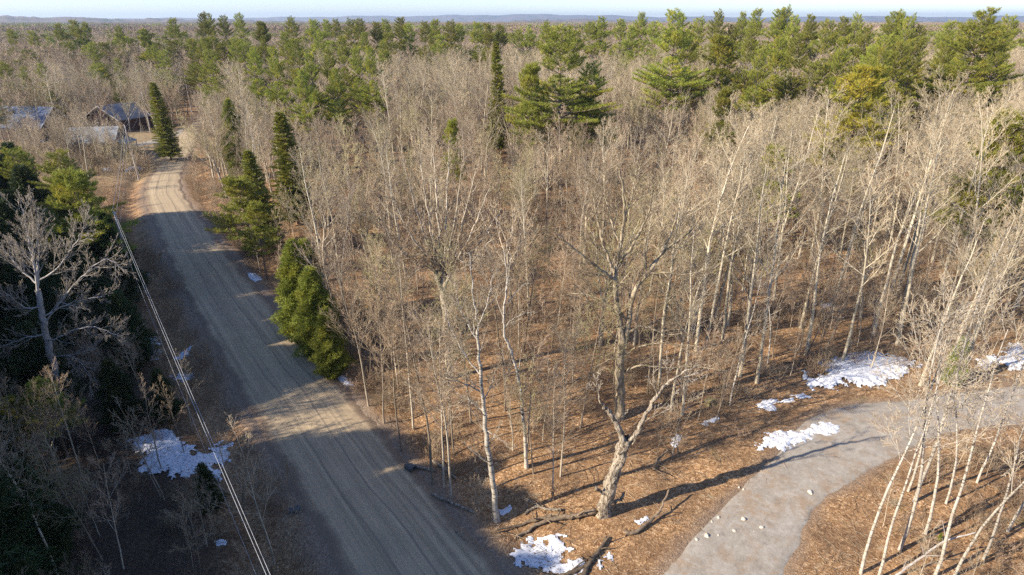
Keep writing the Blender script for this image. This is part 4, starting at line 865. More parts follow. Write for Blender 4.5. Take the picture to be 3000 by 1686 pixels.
# evergreens: (shape, u, top v, distance, label, width)
VIS = []
def ever(key, u, v, D, lab, wide=1.0, group='scattered evergreens', name=None, cat=None):
    p = at(u, v, D); kind = name or ('spruce' if 'spruce' in key else 'cedar' if 'cedar' in key else 'hemlock' if 'hemlock' in key else 'pine_tree')
    cw = (.22 if 'pine' in key else .17) * p.z * wide / math.hypot(p.x, p.y) * FPX; low = {'pine': .50, 'spru': .02, 'ceda': .05, 'heml': .3}[key[:4]]
    if D < 172: VIS.append((P(p.x, p.y, p.z * .7)[0], max(25, cw * .85), P(p.x, p.y, p.z * low)[1], D))
    HERO.append((p.x, p.y, 1.6)); return plant(key, p.x, p.y, p.z, None, kind, lab, cat or kind.replace('_tree', ''), group, None, wide, rp)
EV = [('spruce0', 735, 440, 77, 'dark narrow spruce left of the twin spruces beside the road', 1.3), ('spruce1', 825, 330, 88, 'taller spruce of the twin spruces beside the road', 1.3),
    ('pine_small', 705, 520, 73, 'green pine leaning its fronds over the road below the twin spruces', 1.7), ('cedar0', 850, 700, 53, 'yellow green cedar above the shaded snow scrap of the right verge', 1.05), ('cedar1', 905, 780, 49, 'bushy yellow green cedar, middle of the roadside clump', 1.15),
    ('cedar0', 950, 900, 45.5, 'lowest bright green cedar of the roadside clump', 1.1), ('cedar1', 885, 690, 55, 'rear cedar of the roadside clump', 1.0), ('pine_small', 745, 600, 67, 'small pine between the twin spruces and the cedars', 1.1),
    ('spruce1', 452, 243, 134, 'lone spruce beside the farm driveway', 1.15), ('pine1', 165, 448, 66, 'broad dark pine at the left before the farm yard', 1.3), ('pine0', 45, 440, 72, 'dark pine at the left edge before the farm yard', 1.3), ('pine_small', 215, 520, 60, 'yellow tinged pine behind the nearest pole', 1.25),
    ('hemlock0', 300, 620, 62, 'dark evergreen between the pine and the nearest pole', .9), ('pine_gold', 2535, 200, 88, 'golden pine with pale trunk and bare lower branches', 1.2),
    ('pine_small', 2285, 440, 74, 'dark young pine behind the aspens', 1.0), ('pine_small', 2975, 345, 62, 'olive pine at the right edge', 1.1), ('cedar1', 2830, 985, 44, 'young yellow green fir behind the right driveway end', .9), ('pine_small', 1548, 200, 108, 'thin light green pine left of the big middle pine', .8),
    ('spruce0', 1458, 125, 140, 'slim dark spruce column left of the big middle pine', .75), ('pine0', 1645, 88, 112, 'big irregular pine in the middle of the forest', 1.5), ('pine3', 1735, 190, 113, 'lower pine leaning on the right of the big middle pine', 1.1), ('pine2', 1985, 45, 138, 'big tall pine right of the middle', 1.1), ('pine1', 2888, 37, 128, 'big dark crowned pine near the right edge', 1.25),
    ('pine_small', 2125, 115, 150, 'dark pine in front of the skyline group right of the middle', 1.1), ('cedar0', 665, 290, 118, 'small light evergreen beside the road beyond the twin spruces', .9), ('pine_small', 1320, 360, 92, 'thin yellow green pine among bare crowns behind the spreading maple', .6), ('pine_small', 2120, 270, 104, 'young pine among bare trees below the big tall pine', .7),
    ('pine_small', 120, 1120, 35, 'bright green bushy evergreen at the lower left edge', 1.3), ('pine_small', 30, 1160, 34, 'green evergreen at the left edge below the pale roadside tree', 1.3), ('cedar1', 2760, 1560, 27.2, 'small green fir in the brush of the driveway bend', .9)]
for a in EV: ever(*a[:5], wide=a[5])
for q, (u, Y_, h, wd) in enumerate([(225, 60, 12, 'tallest hemlock behind the pale roadside tree'), (330, 60, 9, 'hemlock closest behind the nearest pole'), (60, 56, 13, 'hemlock at the left behind the pale roadside tree'), (-10, 49, 12, 'hemlock cut by the left picture edge'), (345, 47, 7.5, 'hemlock left of the wires beside the shaded snow'), (250, 52, 10, 'hemlock right of the pale roadside tree crown'),
        (150, 49, 9, 'hemlock directly behind the pale roadside trunk'), (310, 38, 6, 'low hemlock left of the wide shaded snow patch'), (440, 39, 4.5, 'small hemlock behind the wide shaded snow patch'), (90, 40, 8, 'hemlock left of the pale roadside trunk'), (560, 30, 3.6, 'small hemlock at the shaded verge below the wide snow patch')]):
    x = (u - 1500) / FPX * (Y_ * cp + 22 * sp_); HERO.append((x, Y_, 1.2))
    plant('hemlock%d' % (q % 2), x, Y_, h, None, 'hemlock', 'dark green ' + wd, 'hemlock', 'dark hemlocks left of the power line', None, 1.0, rp)

# pines of the skyline and the middle distance, in rows
ORD = ['leftmost', 'second', 'third', 'fourth', 'fifth', 'sixth', 'seventh', 'eighth', 'ninth', 'tenth', 'eleventh', 'twelfth', 'thirteenth', 'fourteenth', 'fifteenth', 'sixteenth', 'seventeenth', 'eighteenth', 'nineteenth', 'twentieth', 'twenty-first', 'twenty-second', 'twenty-third', 'twenty-fourth', 'twenty-fifth', 'twenty-sixth', 'twenty-seventh', 'twenty-eighth', 'twenty-ninth', 'thirtieth']
ROWS = {'dark pines at the far left beyond the farm': [(8, 185, 178), (70, 205, 185), (120, 190, 190), (265, 128, 220), (28, 88, 330), (95, 95, 320)],
 'pines beyond the bend of the road': [(275, 150, 235), (340, 175, 205), (405, 210, 190), (452, 135, 220), (480, 150, 205), (525, 142, 175), (562, 120, 200), (598, 112, 190), (640, 120, 180), (688, 115, 175), (610, 150, 160), (580, 165, 165)],
 'pines on the left skyline': [(168, 74, 340), (215, 66, 350), (248, 68, 350), (310, 74, 320), (345, 82, 300), (385, 78, 330), (420, 90, 280), (455, 66, 340), (503, 60, 320), (547, 46, 330), (590, 48, 300), (606, 42, 310), (650, 50, 310), (662, 58, 280), (697, 43, 280), (715, 62, 230), (765, 66, 290), (808, 52, 340), (850, 55, 330), (880, 58, 320), (920, 66, 290), (955, 60, 330), (985, 62, 310)],
 'pines in the middle distance left of the picture centre': [(800, 150, 138), (860, 118, 165), (905, 165, 140), (935, 95, 215), (962, 150, 140), (1000, 118, 165), (1042, 145, 150), (1085, 150, 140), (830, 100, 190), (770, 120, 180), (1120, 130, 175), (1065, 100, 220), (740, 150, 150), (880, 210, 125), (980, 205, 128)],
 'pines in the dense belt left of the picture centre': [(1025, 62, 300), (1052, 60, 280), (1080, 56, 300), (1105, 72, 250), (1128, 62, 290), (1150, 70, 260), (1170, 60, 300), (1195, 72, 260), (1220, 56, 300), (1245, 68, 270), (1272, 66, 280), (1298, 72, 260), (1320, 66, 290), (1345, 74, 260), (1375, 74, 280), (1400, 72, 290), (1428, 76, 270), (1452, 76, 260), (1468, 80, 240), (1140, 100, 210), (1215, 100, 220), (1290, 105, 215)],
 'pines behind the big middle pine': [(1520, 92, 240), (1552, 90, 250), (1600, 66, 270), (1616, 90, 200), (1690, 95, 220), (1728, 68, 260), (1762, 54, 260), (1820, 62, 250), (1850, 80, 220), (1880, 42, 250), (1915, 70, 220)],
 'pines on the right skyline': [(2020, 100, 150), (2050, 58, 220), (2080, 85, 180), (2108, 40, 190), (2150, 78, 190), (2178, 40, 230), (2216, 36, 220), (2250, 85, 180), (2282, 38, 200), (2308, 28, 200), (2332, 52, 180), (2378, 50, 210), (2400, 80, 170), (2430, 66, 150), (2476, 56, 180), (2513, 48, 190), (2540, 85, 150), (2562, 52, 160), (2618, 46, 160), (2642, 40, 165), (2668, 55, 150), (2700, 82, 150), (2740, 75, 170), (2780, 74, 190), (2825, 80, 170), (2925, 80, 140), (2965, 56, 150), (2998, 56, 155)],
 'pines in front of the right skyline': [(2200, 95, 140), (2290, 120, 135), (2340, 110, 130), (2600, 112, 120), (2645, 130, 118), (2590, 160, 105), (2560, 140, 125), (2230, 150, 125), (2470, 120, 130), (2690, 120, 130), (2780, 110, 135), (2930, 130, 125), (2850, 95, 140)]}
for row, lst in ROWS.items():
    if 'left skyline' in row: lst = lst[::2] + lst[1::5]
    elif 'right skyline' in row and 'front' not in row: lst = [q for i_, q in enumerate(lst) if i_ % 5 != 2]
    elif 'bend' in row or 'dense belt' in row: lst = lst[::3] + lst[1::3]
    for k, (u, v, D) in enumerate(sorted(lst)):
        key = 'pine%d' % rp.randrange(4); wd = rp.uniform(.72, 1.05) * (.82 if 'middle distance' in row or 'bend' in row else 1)
        if D > 260: D *= .88
        o_ = ORD[k] if k else ORD[0]
        if 'right skyline' in row: wd *= .88
        ever(key, u, v, D, '%s from the left of the %s' % (o_, row) if k else 'leftmost of the %s' % row, wd, row)

# ------------------------------------------------------------------ the forest
rf_ = np.random.RandomState(2024)
HX = np.array([h[0] for h in HERO]); HY = np.array([h[1] for h in HERO]); HR = np.array([h[2] for h in HERO])
def scatter(x0, x1, y0, y1, a, prob, margin=2.4, dmargin=1.5, infr=True, pad=160, hgt=16):
    x, y = np.meshgrid(np.arange(x0, x1, a), np.arange(y0, y1, a)); x = (x + rf_.uniform(-.5, .5, x.shape) * a).ravel(); y = (y + rf_.uniform(-.5, .5, y.shape) * a).ravel()
    u, v = P(x, y, 0 * x); u2, v2 = P(x, y, 0 * x + hgt)
    if infr:
        k = (np.maximum(u, u2) > -pad) & (np.minimum(u, u2) < 3000 + pad) & (v2 < 1760); x, y = x[k], y[k]
    k = rf_.uniform(0, 1, x.shape) < prob(x, y); x, y = x[k], y[k]
    e, s, c = pdist(x, y, ROAD); e2, _, _ = pdist(x, y, DRIVE); e3, _, _ = pdist(x, y, YARD)
    k = (e > margin) & (e2 > dmargin) & (e3 > 2.0); x, y = x[k], y[k]
    d = np.hypot(x[:, None] - HX[None], y[:, None] - HY[None]) - HR[None]; k = d.min(1) > 0
    return x[k], y[k]
def vn(x, y, s, ph=0.0): return .5 + .25 * (np.sin(x / s + 1.7 * np.sin(y / s * .7 + ph)) + np.sin(y / s * 1.1 + ph * 2 + 1.3 * np.sin(x / s * .9 + 2)))
def sof(x, y): return .812 * x + .585 * y
def tof(x, y): return -.585 * x + .812 * y
def open_ground(x, y):
    "1 in woodland, 0 on open ground: road corner, farm yard, left verge, driveway bend"
    k = np.ones(np.shape(x)); s = sof(x, y); t = tof(x, y)
    k = k * np.clip((np.hypot(x - 4.5, y - 27.5) - 6.0) / 5, 0, 1)
    u, v = P(x, y, 0 * x)
    e2, sd2, _ = pdist(x, y, DRIVE)
    k = np.where((sd2 < 0) & (e2 < 4.2), k * .04, k)                      # forest side verge of the driveway
    k = np.where((s < 8) & (t < 122), 0, k)                             # left of the road: planted separately
    k = np.where(np.hypot(x + 100, (y - 143) * 1.25) < 30, 0, k)           # farm yard
    k = np.where((s < 12) & (t > 110) & (x > -125) & (t < 150), 0, k)
    k = np.where(sd2 > 0, 0, k)                                          # inside the driveway bend
    return k
def cap(x, y, h):
    "trees before a known evergreen stay low enough to leave its crown in the open"
    for u0, hw, vb, D in VIS:
        if y < D - 1 and y > 22:
            u, v = P(x, y, h * .8)
            if abs(u - u0) < hw + 8:
                z = at(u0, vb, y).z
                if z < h: h = max(z, 4.5)
    return h
FIRST = {}
for o in list(col.objects):
    if o.type == 'EMPTY' and o.children:
        ks = [k for k in SH if any(c.type == 'MESH' and c.data == SH[k][0] for c in o.children)]
        for k in ks: FIRST.setdefault(k, [c for c in o.children if c.type == 'MESH'])
def gn_scatter(name, groups, label):
    "groups: {key: (x, y, z, scale(n,3), rot)} all in one object; every point shows the meshes of one tree"
    keys = list(groups); PT = np.concatenate([np.stack(groups[k][:3], -1) for k in keys])
    SCL = np.concatenate([groups[k][3] for k in keys]); RT = np.concatenate([groups[k][4] for k in keys]); ID = np.concatenate([np.full(len(groups[k][0]), i) for i, k in enumerate(keys)])
    me = bpy.data.meshes.new(name); me.vertices.add(len(PT)); me.vertices.foreach_set('co', PT.astype(np.float32).ravel())
    a = me.attributes.new('scl', 'FLOAT_VECTOR', 'POINT'); a.data.foreach_set('vector', SCL.astype(np.float32).ravel())
    a = me.attributes.new('rot', 'FLOAT_VECTOR', 'POINT'); rv = np.stack([rf_.normal(0, .03, len(RT)), rf_.normal(0, .03, len(RT)), RT], -1); a.data.foreach_set('vector', rv.astype(np.float32).ravel())
    a = me.attributes.new('idx', 'INT', 'POINT'); a.data.foreach_set('value', ID.astype(np.int32))
    o = obj(name, me); ng = bpy.data.node_groups.new(name, 'GeometryNodeTree')
    ng.interface.new_socket('Geometry', in_out='INPUT', socket_type='NodeSocketGeometry'); ng.interface.new_socket('Geometry', in_out='OUTPUT', socket_type='NodeSocketGeometry')
    gi = ng.nodes.new('NodeGroupInput'); go = ng.nodes.new('NodeGroupOutput'); join = ng.nodes.new('GeometryNodeJoinGeometry')
    def na(nm, ty):
        n = ng.nodes.new('GeometryNodeInputNamedAttribute'); n.data_type = ty; n.inputs[0].default_value = nm; return [q for q in n.outputs if q.enabled][0]
    aidx, ascl, arot = na('idx', 'INT'), na('scl', 'FLOAT_VECTOR'), na('rot', 'FLOAT_VECTOR')
    for i, k in enumerate(keys):
        cmpn = ng.nodes.new('FunctionNodeCompare'); cmpn.data_type = 'INT'; cmpn.operation = 'EQUAL'
        ins = [q for q in cmpn.inputs if q.enabled]; ng.links.new(aidx, ins[0]); ins[1].default_value = i
        iop = ng.nodes.new('GeometryNodeInstanceOnPoints'); ng.links.new(gi.outputs[0], iop.inputs['Points']); ng.links.new([q for q in cmpn.outputs if q.enabled][0], iop.inputs['Selection'])
        j2 = ng.nodes.new('GeometryNodeJoinGeometry')
        for ob_ in FIRST[k]:
            oi = ng.nodes.new('GeometryNodeObjectInfo'); oi.transform_space = 'ORIGINAL'; oi.inputs[0].default_value = ob_; ng.links.new(oi.outputs['Geometry'], j2.inputs[0])
        ng.links.new(j2.outputs[0], iop.inputs['Instance'])
        e2r = ng.nodes.new('FunctionNodeEulerToRotation'); ng.links.new(arot, e2r.inputs[0]); ng.links.new(e2r.outputs[0], iop.inputs['Rotation']); ng.links.new(ascl, iop.inputs['Scale'])
        ng.links.new(iop.outputs[0], join.inputs[0])
    ng.links.new(join.outputs[0], go.inputs[0]); m = o.modifiers.new('scatter', 'NODES'); m.node_group = ng
    tag(o, label, name.replace('_', ' '), None, 'stuff'); return o
class Pop:
    def __init__(s): s.d = {}
    def add(s, key, x, y, sc3, z=None): s.d.setdefault(key, []).append((x, y, z, sc3))
    def groups(s):
        out = {}
        for k, l in s.d.items():
            x = np.array([a[0] for a in l]); y = np.array([a[1] for a in l]); z = gz(x, y) * np.clip(1.5 - np.hypot(x, y) / 800, 0, 1) - .05
            out[k] = (x, y, z, np.array([a[3] for a in l]), rf_.uniform(0, 6.283, len(l)))
        return out
# words that say which tree, from what stands nearest to it
LM = [('the dead snag', sb_), ('the old mossy maple', ob), ('the spreading maple', mb), ('the straight birch', bb), ('the crooked birch', b2), ('the cedar clump', G(950, 1060)), ('the twin spruces', (-33, 80)), ('the largest snow drift', G(2540, 1090)), ('the mossy boulder', G(2092, 1186)),
      ('the golden pine', (52, 88)), ('the big middle pine', (9.5, 112)), ('the big tall pine', (38, 138)), ('the slim spruce column', (-3.5, 140)), ('the young fir', (34, 44)), ('the right picture edge', (60, 70)), ('the road bend', (-60, 120)), ('the snow scrap', G(2430, 895)), ('the culvert', G(1212, 1382))]
def near_label(desc, x, y):
    n, (lx, ly) = min(LM, key=lambda l: math.hypot(x - l[1][0], y - l[1][1])); dx, dy = x - lx, y - ly; d = math.hypot(dx, dy)
    far = 'right' if d < 4 else 'closely' if d < 9 else 'well' if d < 16 else 'far'
    if abs(dy) > abs(dx) * 2: w_ = 'behind' if dy > 0 else 'in front of'
    elif abs(dx) > abs(dy) * 2: w_ = 'right of' if dx > 0 else 'left of'
    else: w_ = ('behind and ' if dy > 0 else 'before and ') + ('right of' if dx > 0 else 'left of')
    return '%s %s %s %s' % (desc, far, w_, n)

DESC = {'aspen': 'pale barked aspen', 'birch': 'white barked birch', 'pole': 'slender bare tree', 'maple': 'broad crowned bare maple', 'sapling': 'thin bare sapling'}
pop = Pop(); und = Pop(); cand = []; sap = []
x, y = scatter(-75, 110, 24, 125, 2.75, lambda x, y: open_ground(x, y) * np.clip(.20 + .0078 * (y - 30), .20, .52) * np.where(vn(x, y, 6.5, 3) < .42, .25, 1.1))
for a, b in zip(x, y):
    rt = (a / (b + 8)); q = rf_.uniform(); pa = .55 if rt > .28 else .14
    if q < pa: key = 'aspen%d' % rf_.randint(3); h = rf_.uniform(14, 18) if rt < .28 else rf_.uniform(15, 20)
    elif q < pa + .04: key = 'birch%d' % rf_.randint(2); h = rf_.uniform(10, 16)
    elif q < pa + .26 and b > 48: key = 'maple%d' % rf_.randint(3); h = rf_.uniform(12, 15.5)
    else: key = 'pole%d' % rf_.randint(4); h = rf_.uniform(7, 13.5) if b < 60 else rf_.uniform(9, 16)
    h = cap(a, b, h)
    cand.append((math.hypot(a, b), key, a, b, h))
cand.sort(); print('bare trees', len(cand))
for k, (d, key, a, b, h) in enumerate(cand):
    if k < 215:
        kd = key.rstrip('0123456789'); ds = DESC[kd]; hh = h / {'aspen': 18, 'birch': 13, 'pole': 13, 'maple': 15.5}[kd]
        ds = ('tall ' if hh > 1.07 else 'short ' if hh < .9 else '') + ds
        plant(key, a, b, h, None, {'aspen': 'aspen', 'birch': 'birch', 'pole': 'pole_tree', 'maple': 'maple_tree'}[kd], near_label(ds, a, b), {'aspen': 'aspen', 'birch': 'birch', 'pole': 'pole tree', 'maple': 'maple'}[kd], 'bare forest trees right of the road', (rf_.normal(0, .03), rf_.normal(0, .035)), 1.0, rp)
    else: s_ = h / SH[key][2]; pop.add(key, a, b, (s_ * 1.05, s_ * 1.05, s_))
x, y = scatter(-60, 80, 26, 100, 2.3, lambda x, y: open_ground(x, y) * np.where(y < 62, .75, .5), 1.2)
sap = sorted((math.hypot(a, b), a, b) for a, b in zip(x, y)); print('saplings', len(sap))
for k, (d, a, b) in enumerate(sap):
    key = 'sapling%d' % rf_.randint(3); h = rf_.uniform(3.5, 9)
    if k < 260: plant(key, a, b, h, None, 'sapling', near_label(('tall ' if h > 7 else 'low ' if h < 5 else '') + 'thin bare sapling', a, b), 'sapling', 'thin saplings on the forest floor', (rf_.normal(0, .06), rf_.normal(0, .06)), 1.0, rp)
    else: s_ = h / SH[key][2]; und.add(key, a, b, (s_, s_, s_))
# brush
for k in range(3):
    x, y = [(G(1290, 1240)), (G(1620, 1470)), (G(1400, 1480))][k]; plant('brush%d' % k, x, y, None, None, 'shrub', ['tangled grey brown brush at the right verge above the culvert', 'low tangled brush left of the dead snag', 'low brush beside the straight birch foot'][k], 'shrub', None, None, 1, rp)
for k, (u, v) in enumerate([(1905, 1470), (1640, 1560)]): x, y = G(u, v); plant('sticks%d' % k, x, y, None, None, 'fallen_twigs', ['pale fallen twigs lying between the snag shadow and the driveway', 'dark fallen twigs lying behind the big snow patch'][k], 'twigs', None, None, 1, rp)
for o in list(col.objects):
    if o.type == 'EMPTY' and o.children:
        for k in SH:
            if k not in FIRST and any(c.type == 'MESH' and c.data == SH[k][0] for c in o.children): FIRST[k] = [c for c in o.children if c.type == 'MESH']
x, y = scatter(-85, 110, 24, 110, 1.55, lambda x, y: open_ground(x, y) * np.maximum(.8 * (np.abs(pdist(x, y, DRIVE)[0] - 5.5) < 1.4), .14 + .6 * (vn(x, y, 3.3, 1) > .58)), .6, .9, hgt=2)
for a, b in zip(x, y): s_ = rf_.uniform(.5, 1.15); und.add('brush%d' % rf_.randint(3), a, b, (s_, s_, s_ * rf_.uniform(.7, 1.2)))
x, y = scatter(-40, 60, 22, 70, 2.6, lambda x, y: (sof(x, y) > 15) * np.where(pdist(x, y, DRIVE)[0] > .4, .8, 0), .8, .3, hgt=2)
for a, b in zip(x, y): s_ = rf_.uniform(.6, 1.1); und.add('sticks%d' % rf_.randint(2), a, b, (s_, s_, s_))
# verges and the shaded left strip
def strip_p(x, y):
    s, t = sof(x, y), tof(x, y); return np.where((s < 6.3) & (s > -6) & (t < 135) & (t > 5), np.where((s > 4.2) & (t < 70), .25, .6), 0) * (np.hypot(x + 100, (y - 143) * 1.25) > 31) * np.where(np.hypot(x + 21, y - 36) < 4, .25, 1)
x, y = scatter(-110, 5, 10, 140, 1.7, strip_p, .4, 1, hgt=2)
for a, b in zip(x, y): s_ = rf_.uniform(.45, 1.2); und.add('brush%d' % rf_.randint(3), a, b, (s_, s_, s_))
def bend_p(x, y):
    e2, s2, _ = pdist(x, y, DRIVE); u, v = P(x, y, 0 * x); return np.where((s2 > 0) & (u > 2560) & (e2 > 2.0), np.where(u > 2760, .95, .6), 0)
x, y = scatter(-100, 10, 30, 150, 1.3, lambda x, y: (lambda p: np.where((p[1] > 0) & (p[0] < 6), .55, 0))(pdist(x, y, ROAD)) * (tof(x, y) < 150) * (np.hypot(x - 3, y - 28) > 8), .7, 1, hgt=2)
for a, b in zip(x, y): s_ = rf_.uniform(.4, 1.0); und.add('brush%d' % rf_.randint(3), a, b, (s_, s_, s_ * .9))
x, y = scatter(10, 60, 20, 45, 1.25, bend_p, .4, .8, hgt=2)
for a, b in zip(x, y): s_ = rf_.uniform(.4, .95); und.add('brush%d' % rf_.randint(3), a, b, (s_, s_, s_ * .8))
x, y = scatter(10, 60, 20, 45, 3.2, bend_p, .4, .8, hgt=2)
for a, b in zip(x, y): s_ = rf_.uniform(.5, .95); und.add('sapling%d' % rf_.randint(3), a, b, (s_, s_, s_))
x, y = scatter(-110, 0, 15, 125, 2.7, lambda x, y: (np.hypot(x + 21, y - 36) > 3.5) * np.where((sof(x, y) < 2.5) & (sof(x, y) > -30) & (tof(x, y) < 118), .7, 0) * (np.hypot(x + 100, (y - 143) * 1.25) > 31), .4, 1, hgt=6)
for a, b in zip(x, y): k = ['sapling0', 'sapling1', 'pole1', 'pole2', 'pole0', 'hemlock0'][rf_.randint(6 if b > 45 else 5)]; h = rf_.uniform(3.5, 7.5); s_ = h / SH[k][2]; und.add(k, a, b, (s_, s_, s_))
# tall evergreens and bare trees west of the road, mostly outside the picture: they shade the road
x, y = scatter(-95, 10, -25, 84, 3.3, lambda x, y: np.where((sof(x, y) < -5) & (sof(x, y) > -34) & (tof(x, y) > -30) & (tof(x, y) < 112), .8, 0), 3, 3, infr=False)
u, v = P(x, y, 0 * x + 13); u0, v0 = P(x, y, 0 * x + 4); out_ = ((u < -110) & (u0 < -60)) | (y < 4)
for a, b, o_ in zip(x, y, out_):
    if math.hypot(a, b) < 9: continue
    s = sof(a, b); tq = tof(a, b) - .273 * (10 - s); gap = (34 < tq < 45.5) or (66.5 < tq < 73) or (82.5 < tq < 90); k = 'hemlock%d' % rf_.randint(2) if rf_.uniform() < (.06 if gap else .85) else 'pole%d' % rf_.randint(4)
    if gap and rf_.uniform() < .2: continue
    if gap: k = ('pole%d' % rf_.randint(4)) if rf_.uniform() < .6 else 'maple%d' % rf_.randint(3)
    if o_: h = min(rf_.uniform(11, 13.5) + 2.5 + max(0, (-8 - s)) * .45, 22)
    elif b > 50: h = rf_.uniform(10.5, 14.5)
    elif rf_.uniform() < .8: k = ['hemlock0', 'pole1', 'hemlock1', 'maple0', 'hemlock0'][rf_.randint(5)]; h = rf_.uniform(5, 9)
    else: continue
    s_ = h / SH[k][2]; und.add(k, a, b, (s_, s_, s_))

# coarser shapes for the distance
def far_spec(): return [lv(6, .04, .02, 4, 13, .42, 42, .28, .5, tip=.25, fall=.5), lv(3, .12, .14, 3, 7, .15, 38, .5, .6), lv(2, .16, .08, 3, 4, .1, 38, .6, .7), lv(2, .14, .04, 3)]
for k in range(3):
    tree_meshes('farbare%d' % k, 'pole', 16, .12, 200 + k, ('brown', 'grey', 'aspen')[k], ('brown_twig', 'pink_twig', 'grey_twig')[k], .028, S=far_spec())
conifer('farpine0', 'pine', 22, .3, 210, 'pine', .45); conifer('farpine1', 'pine', 20, .3, 211, 'pine', .45)
k_ = 0
for key, u, v, D, lab in [('farbare0', 2700, 160, 230, 'brown bare crown between the skyline pines'), ('farbare1', 2420, 200, 215, 'reddish bare crown before the skyline pines'), ('farbare2', 1180, 190, 225, 'pale bare crown behind the dense pine belt edge'), ('farpine0', 1500, 100, 300, 'pine far behind the slim spruce column'), ('farpine1', 1750, 84, 330, 'pine far behind the big middle pine')]:
    p = at(u, v, D); r = plant(key, p.x, p.y, max(14, p.z), None, 'pine_tree' if 'pine' in key else 'bare_tree', lab, 'pine' if 'pine' in key else 'bare tree', None, None, 1, rp); FIRST[key] = [c for c in r.children]
# middle forest
def mid_p(x, y): return open_ground(x, y)
x, y = scatter(-230, 240, 125, 240, 3.3, lambda x, y: np.where((sof(x, y) < 12) & (tof(x, y) < 168) & (x > -150), 0, open_ground(x, y) * np.where(vn(x, y, 8, 3) < .42, .45, 1.0)), 2.0, pad=60)
kk = rf_.uniform(size=len(x)) < .86; x, y = x[kk], y[kk]
for a, b in zip(x, y):
    q = rf_.uniform(); lf = a < -70
    if lf and q < .30: key = 'birch%d' % rf_.randint(2); h = rf_.uniform(13, 18)
    elif q < .42: key = 'aspen%d' % rf_.randint(3); h = rf_.uniform(15, 19.5)
    elif q < .75: key = 'maple%d' % rf_.randint(3); h = rf_.uniform(14, 18.5)
    elif q < .97: key = 'pole%d' % rf_.randint(4); h = rf_.uniform(10, 18)
    else: key = 'pine%d' % rf_.randint(4); h = rf_.uniform(9, 17)
    if lf: h *= .86
    h = cap(a, b, h)
    s_ = h / SH[key][2]; pop.add(key, a, b, (s_ * 1.1, s_ * 1.1, s_))
x, y = scatter(-650, 680, 240, 720, 5.0, lambda x, y: open_ground(x, y) * .9, 2.0, pad=40)
gp = vn(x, y, 45, .6)
for a, b, g in zip(x, y, gp):
    if rf_.uniform() < (.24 if g > .74 else .04): key = 'farpine%d' % rf_.randint(2); h = rf_.uniform(13, 20.5)
    else: key = 'farbare%d' % rf_.randint(3); h = rf_.uniform(13, 18.5)
    if b > 420: h *= .95
    s_ = h / SH[key][2]; pop.add(key, a, b, (s_ * 1.35, s_ * 1.35, s_))
# low growth around the farm
x, y = scatter(-200, -45, 108, 230, 2.6, lambda x, y: np.where((sof(x, y) < 11) & (np.hypot(x + 96, (y - 140) * 1.2) > 27) & (tof(x, y) < 172), .8, 0), 1.5, hgt=5)
for a, b in zip(x, y):
    k = ['sapling0', 'sapling2', 'maple1', 'brush1', 'brush2', 'pole1'][rf_.randint(6)]; h = {'b': 3.2, 's': 6, 'm': 7, 'p': 8}[k[0]] * rf_.uniform(.6, 1.1); s_ = h / SH[k][2]
    if b < 128 and a < -70: s_ *= .5
    und.add(k, a, b, (s_ * 1.3, s_ * 1.3, s_))
gx_, gy_ = G(215, 492); x, y = scatter(gx_ - 26, gx_ + 18, gy_ - 14, gy_ + 8, 1.7, lambda x, y: .75 * (np.hypot((x - gx_) / 22, (y - gy_) / 10) < 1), 1.5, hgt=5)
for a, b in zip(x, y): k = ['sapling0', 'sapling1', 'maple2', 'brush2'][rf_.randint(4)]; h = rf_.uniform(3, 7); s_ = h / SH[k][2]; und.add(k, a, b, (s_ * 1.3, s_ * 1.3, s_))
for u, v, n_ in [(235, 462, 40), (300, 470, 14)] + [(70, 440, 22), (330, 420, 12), (150, 415, 14), (20, 430, 10)]:
    gx_, gy_ = G(u, v)
    for _ in range(n_):
        k = ['maple0', 'pole2', 'aspen1', 'birch0', 'sapling1'][rf_.randint(5)]; h = rf_.uniform(5, 10.5); s_ = h / SH[k][2]; und.add(k, gx_ + rf_.normal(0, 5), gy_ - 6 + rf_.normal(0, 2), (s_, s_, s_))
for u, v, h in [(215, 520, 13), (262, 528, 14.5), (300, 505, 12.5), (246, 500, 13), (120, 505, 11), (190, 470, 12), (410, 520, 7), (345, 560, 5)]:
    x, y = G(u, v); plant('aspen%d' % rf_.randint(3), x, y, h, None, 'aspen', near_label('pale bare tree before the farm buildings,', x, y) if 0 else 'pale bare tree in front of the farm, %s' % {215: 'leftmost of the close group', 262: 'tallest of the close group', 300: 'rightmost of the close group', 246: 'rear one of the close group', 120: 'before the blue barn', 190: 'between barn and workshop', 410: 'small, beside the road shoulder', 345: 'small, beside the middle pole'}[u], 'aspen', 'pale trees in front of the farm', None, 1, rp)
# far woods in patches
def far_tile(key, seed, pf):
    rng = np.random.RandomState(seed); VB = []; VG = []
    for i in range(70):
        px, py = rng.uniform(-30, 30, 2); h = rng.uniform(11, 18); pine = rng.uniform() < pf; n = 70; z = h * (1 - rng.uniform(0, 1, n) ** 1.4 * .8); rad = 3.0 * (1.05 - z / h) ** .5 + .3
        a = rng.uniform(0, 6.28, n); C = np.stack([px + rad * np.cos(a) * rng.uniform(0, 1, n), py + rad * np.sin(a) * rng.uniform(0, 1, n), z], -1)
        V, _ = tris(C, np.tile([[0, 0, .6]], (n, 1)), rng, 1, np.full(n, 2.2 if pine else 2.6), .30 if pine else .13, .7); (VG if pine else VB).append(V)
    V = np.concatenate(VB + VG); nb = sum(len(v) for v in VB) // 3; nt_ = len(V) // 3
    return mesh_np(key, V, np.arange(len(V)).reshape(-1, 3), [M['brown_twig'], M['pine']], False, np.r_[np.zeros(nb), np.ones(nt_ - nb)])
TS = []
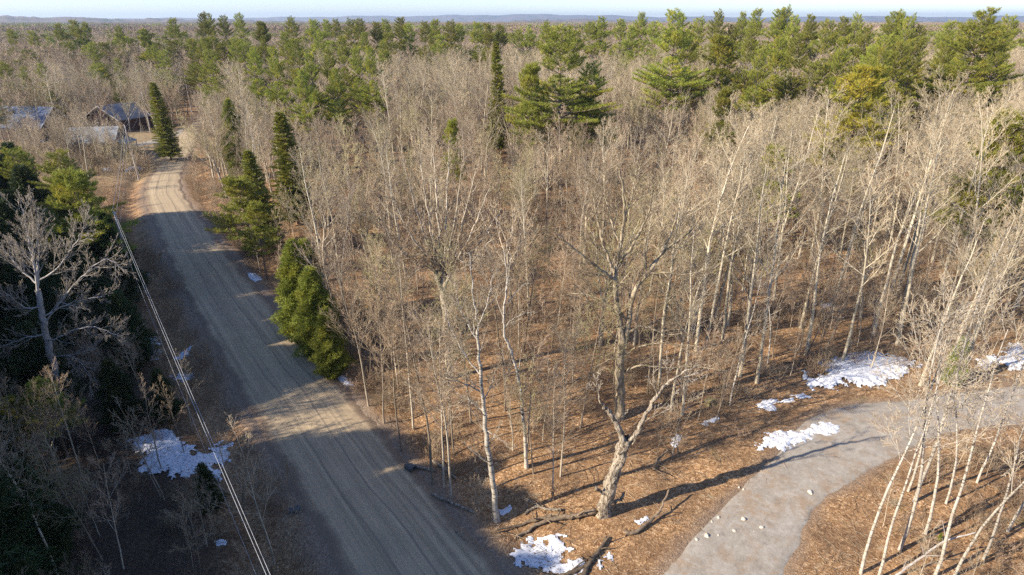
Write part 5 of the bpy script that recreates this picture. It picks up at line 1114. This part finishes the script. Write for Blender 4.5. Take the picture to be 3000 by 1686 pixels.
for k, pf in enumerate((.08, .25, .8)):
    x0, y0 = [(-620, 740), (120, 745), (600, 750)][k]; o = obj('distant_woods', far_tile('distant_woods', 300 + k, pf)); o.location = (x0, y0, 0); tag(o, 'patch of far woods, %s' % ['almost all bare', 'bare with some pines', 'mostly pines'][k], 'distant woods', None, 'stuff'); FIRST['tile%d' % k] = [o]
tile = Pop(); a_ = 58
x, y = np.meshgrid(np.arange(-3600, 3600, a_), np.arange(760, 4300, a_)); x = (x + rf_.uniform(-9, 9, x.shape)).ravel(); y = (y + rf_.uniform(-9, 9, y.shape)).ravel(); k = np.abs(x) < y * .92 + 60; x, y = x[k], y[k]
g = vn(x, y, 160, 2.2) + .25 * vn(x, y, 60, 1)
for a, b, q in zip(x, y, g): s_ = rf_.uniform(.75, 1.1); tile.add('tile%d' % (2 if q > .86 else 1 if q > .66 else 0), a, b, (1.05, 1.05, s_))
gn_scatter('far_forest', tile.groups(), 'hazy woods stretching to the far hills')
gn_scatter('forest', pop.groups(), 'dense leafless forest with scattered pines behind the nearer trees')
gn_scatter('undergrowth', und.groups(), 'tangled brush and thin saplings under and beside the trees')

# trees that share words are told apart by their order from left to right
dup = {}
for o in col.objects:
    if o.parent is None and 'label' in o and o.get('group'): dup.setdefault(o['label'], []).append(o)
for lb_, os_ in dup.items():
    if len(os_) > 1:
        os_.sort(key=lambda o: float(P(o.location.x, o.location.y, 0)[0]))
        for k, o in enumerate(os_): o['label'] = lb_ + (', leftmost' if k == 0 else ', rightmost' if k == len(os_) - 1 else ', %s from left' % ORD[k])

# ------------------------------------------------------------------ haze
V, F = box_v(-17800, 17800, -17800, 17800, -9.2, 190)
hm = bpy.data.materials.new('haze'); hm.use_nodes = True; t = hm.node_tree; t.nodes.clear(); o_ = t.nodes.new('ShaderNodeOutputMaterial'); pv = t.nodes.new('ShaderNodeVolumePrincipled')
pv.inputs['Color'].default_value = (.66, .80, 1, 1); pv.inputs['Density'].default_value = 8.5e-5; pv.inputs['Anisotropy'].default_value = .3; t.links.new(pv.outputs[0], o_.inputs['Volume'])
hz = obj('haze', mesh_np('haze', V, F, hm)); tag(hz, 'thin blue air over the far woods and hills', 'haze', None, 'stuff')
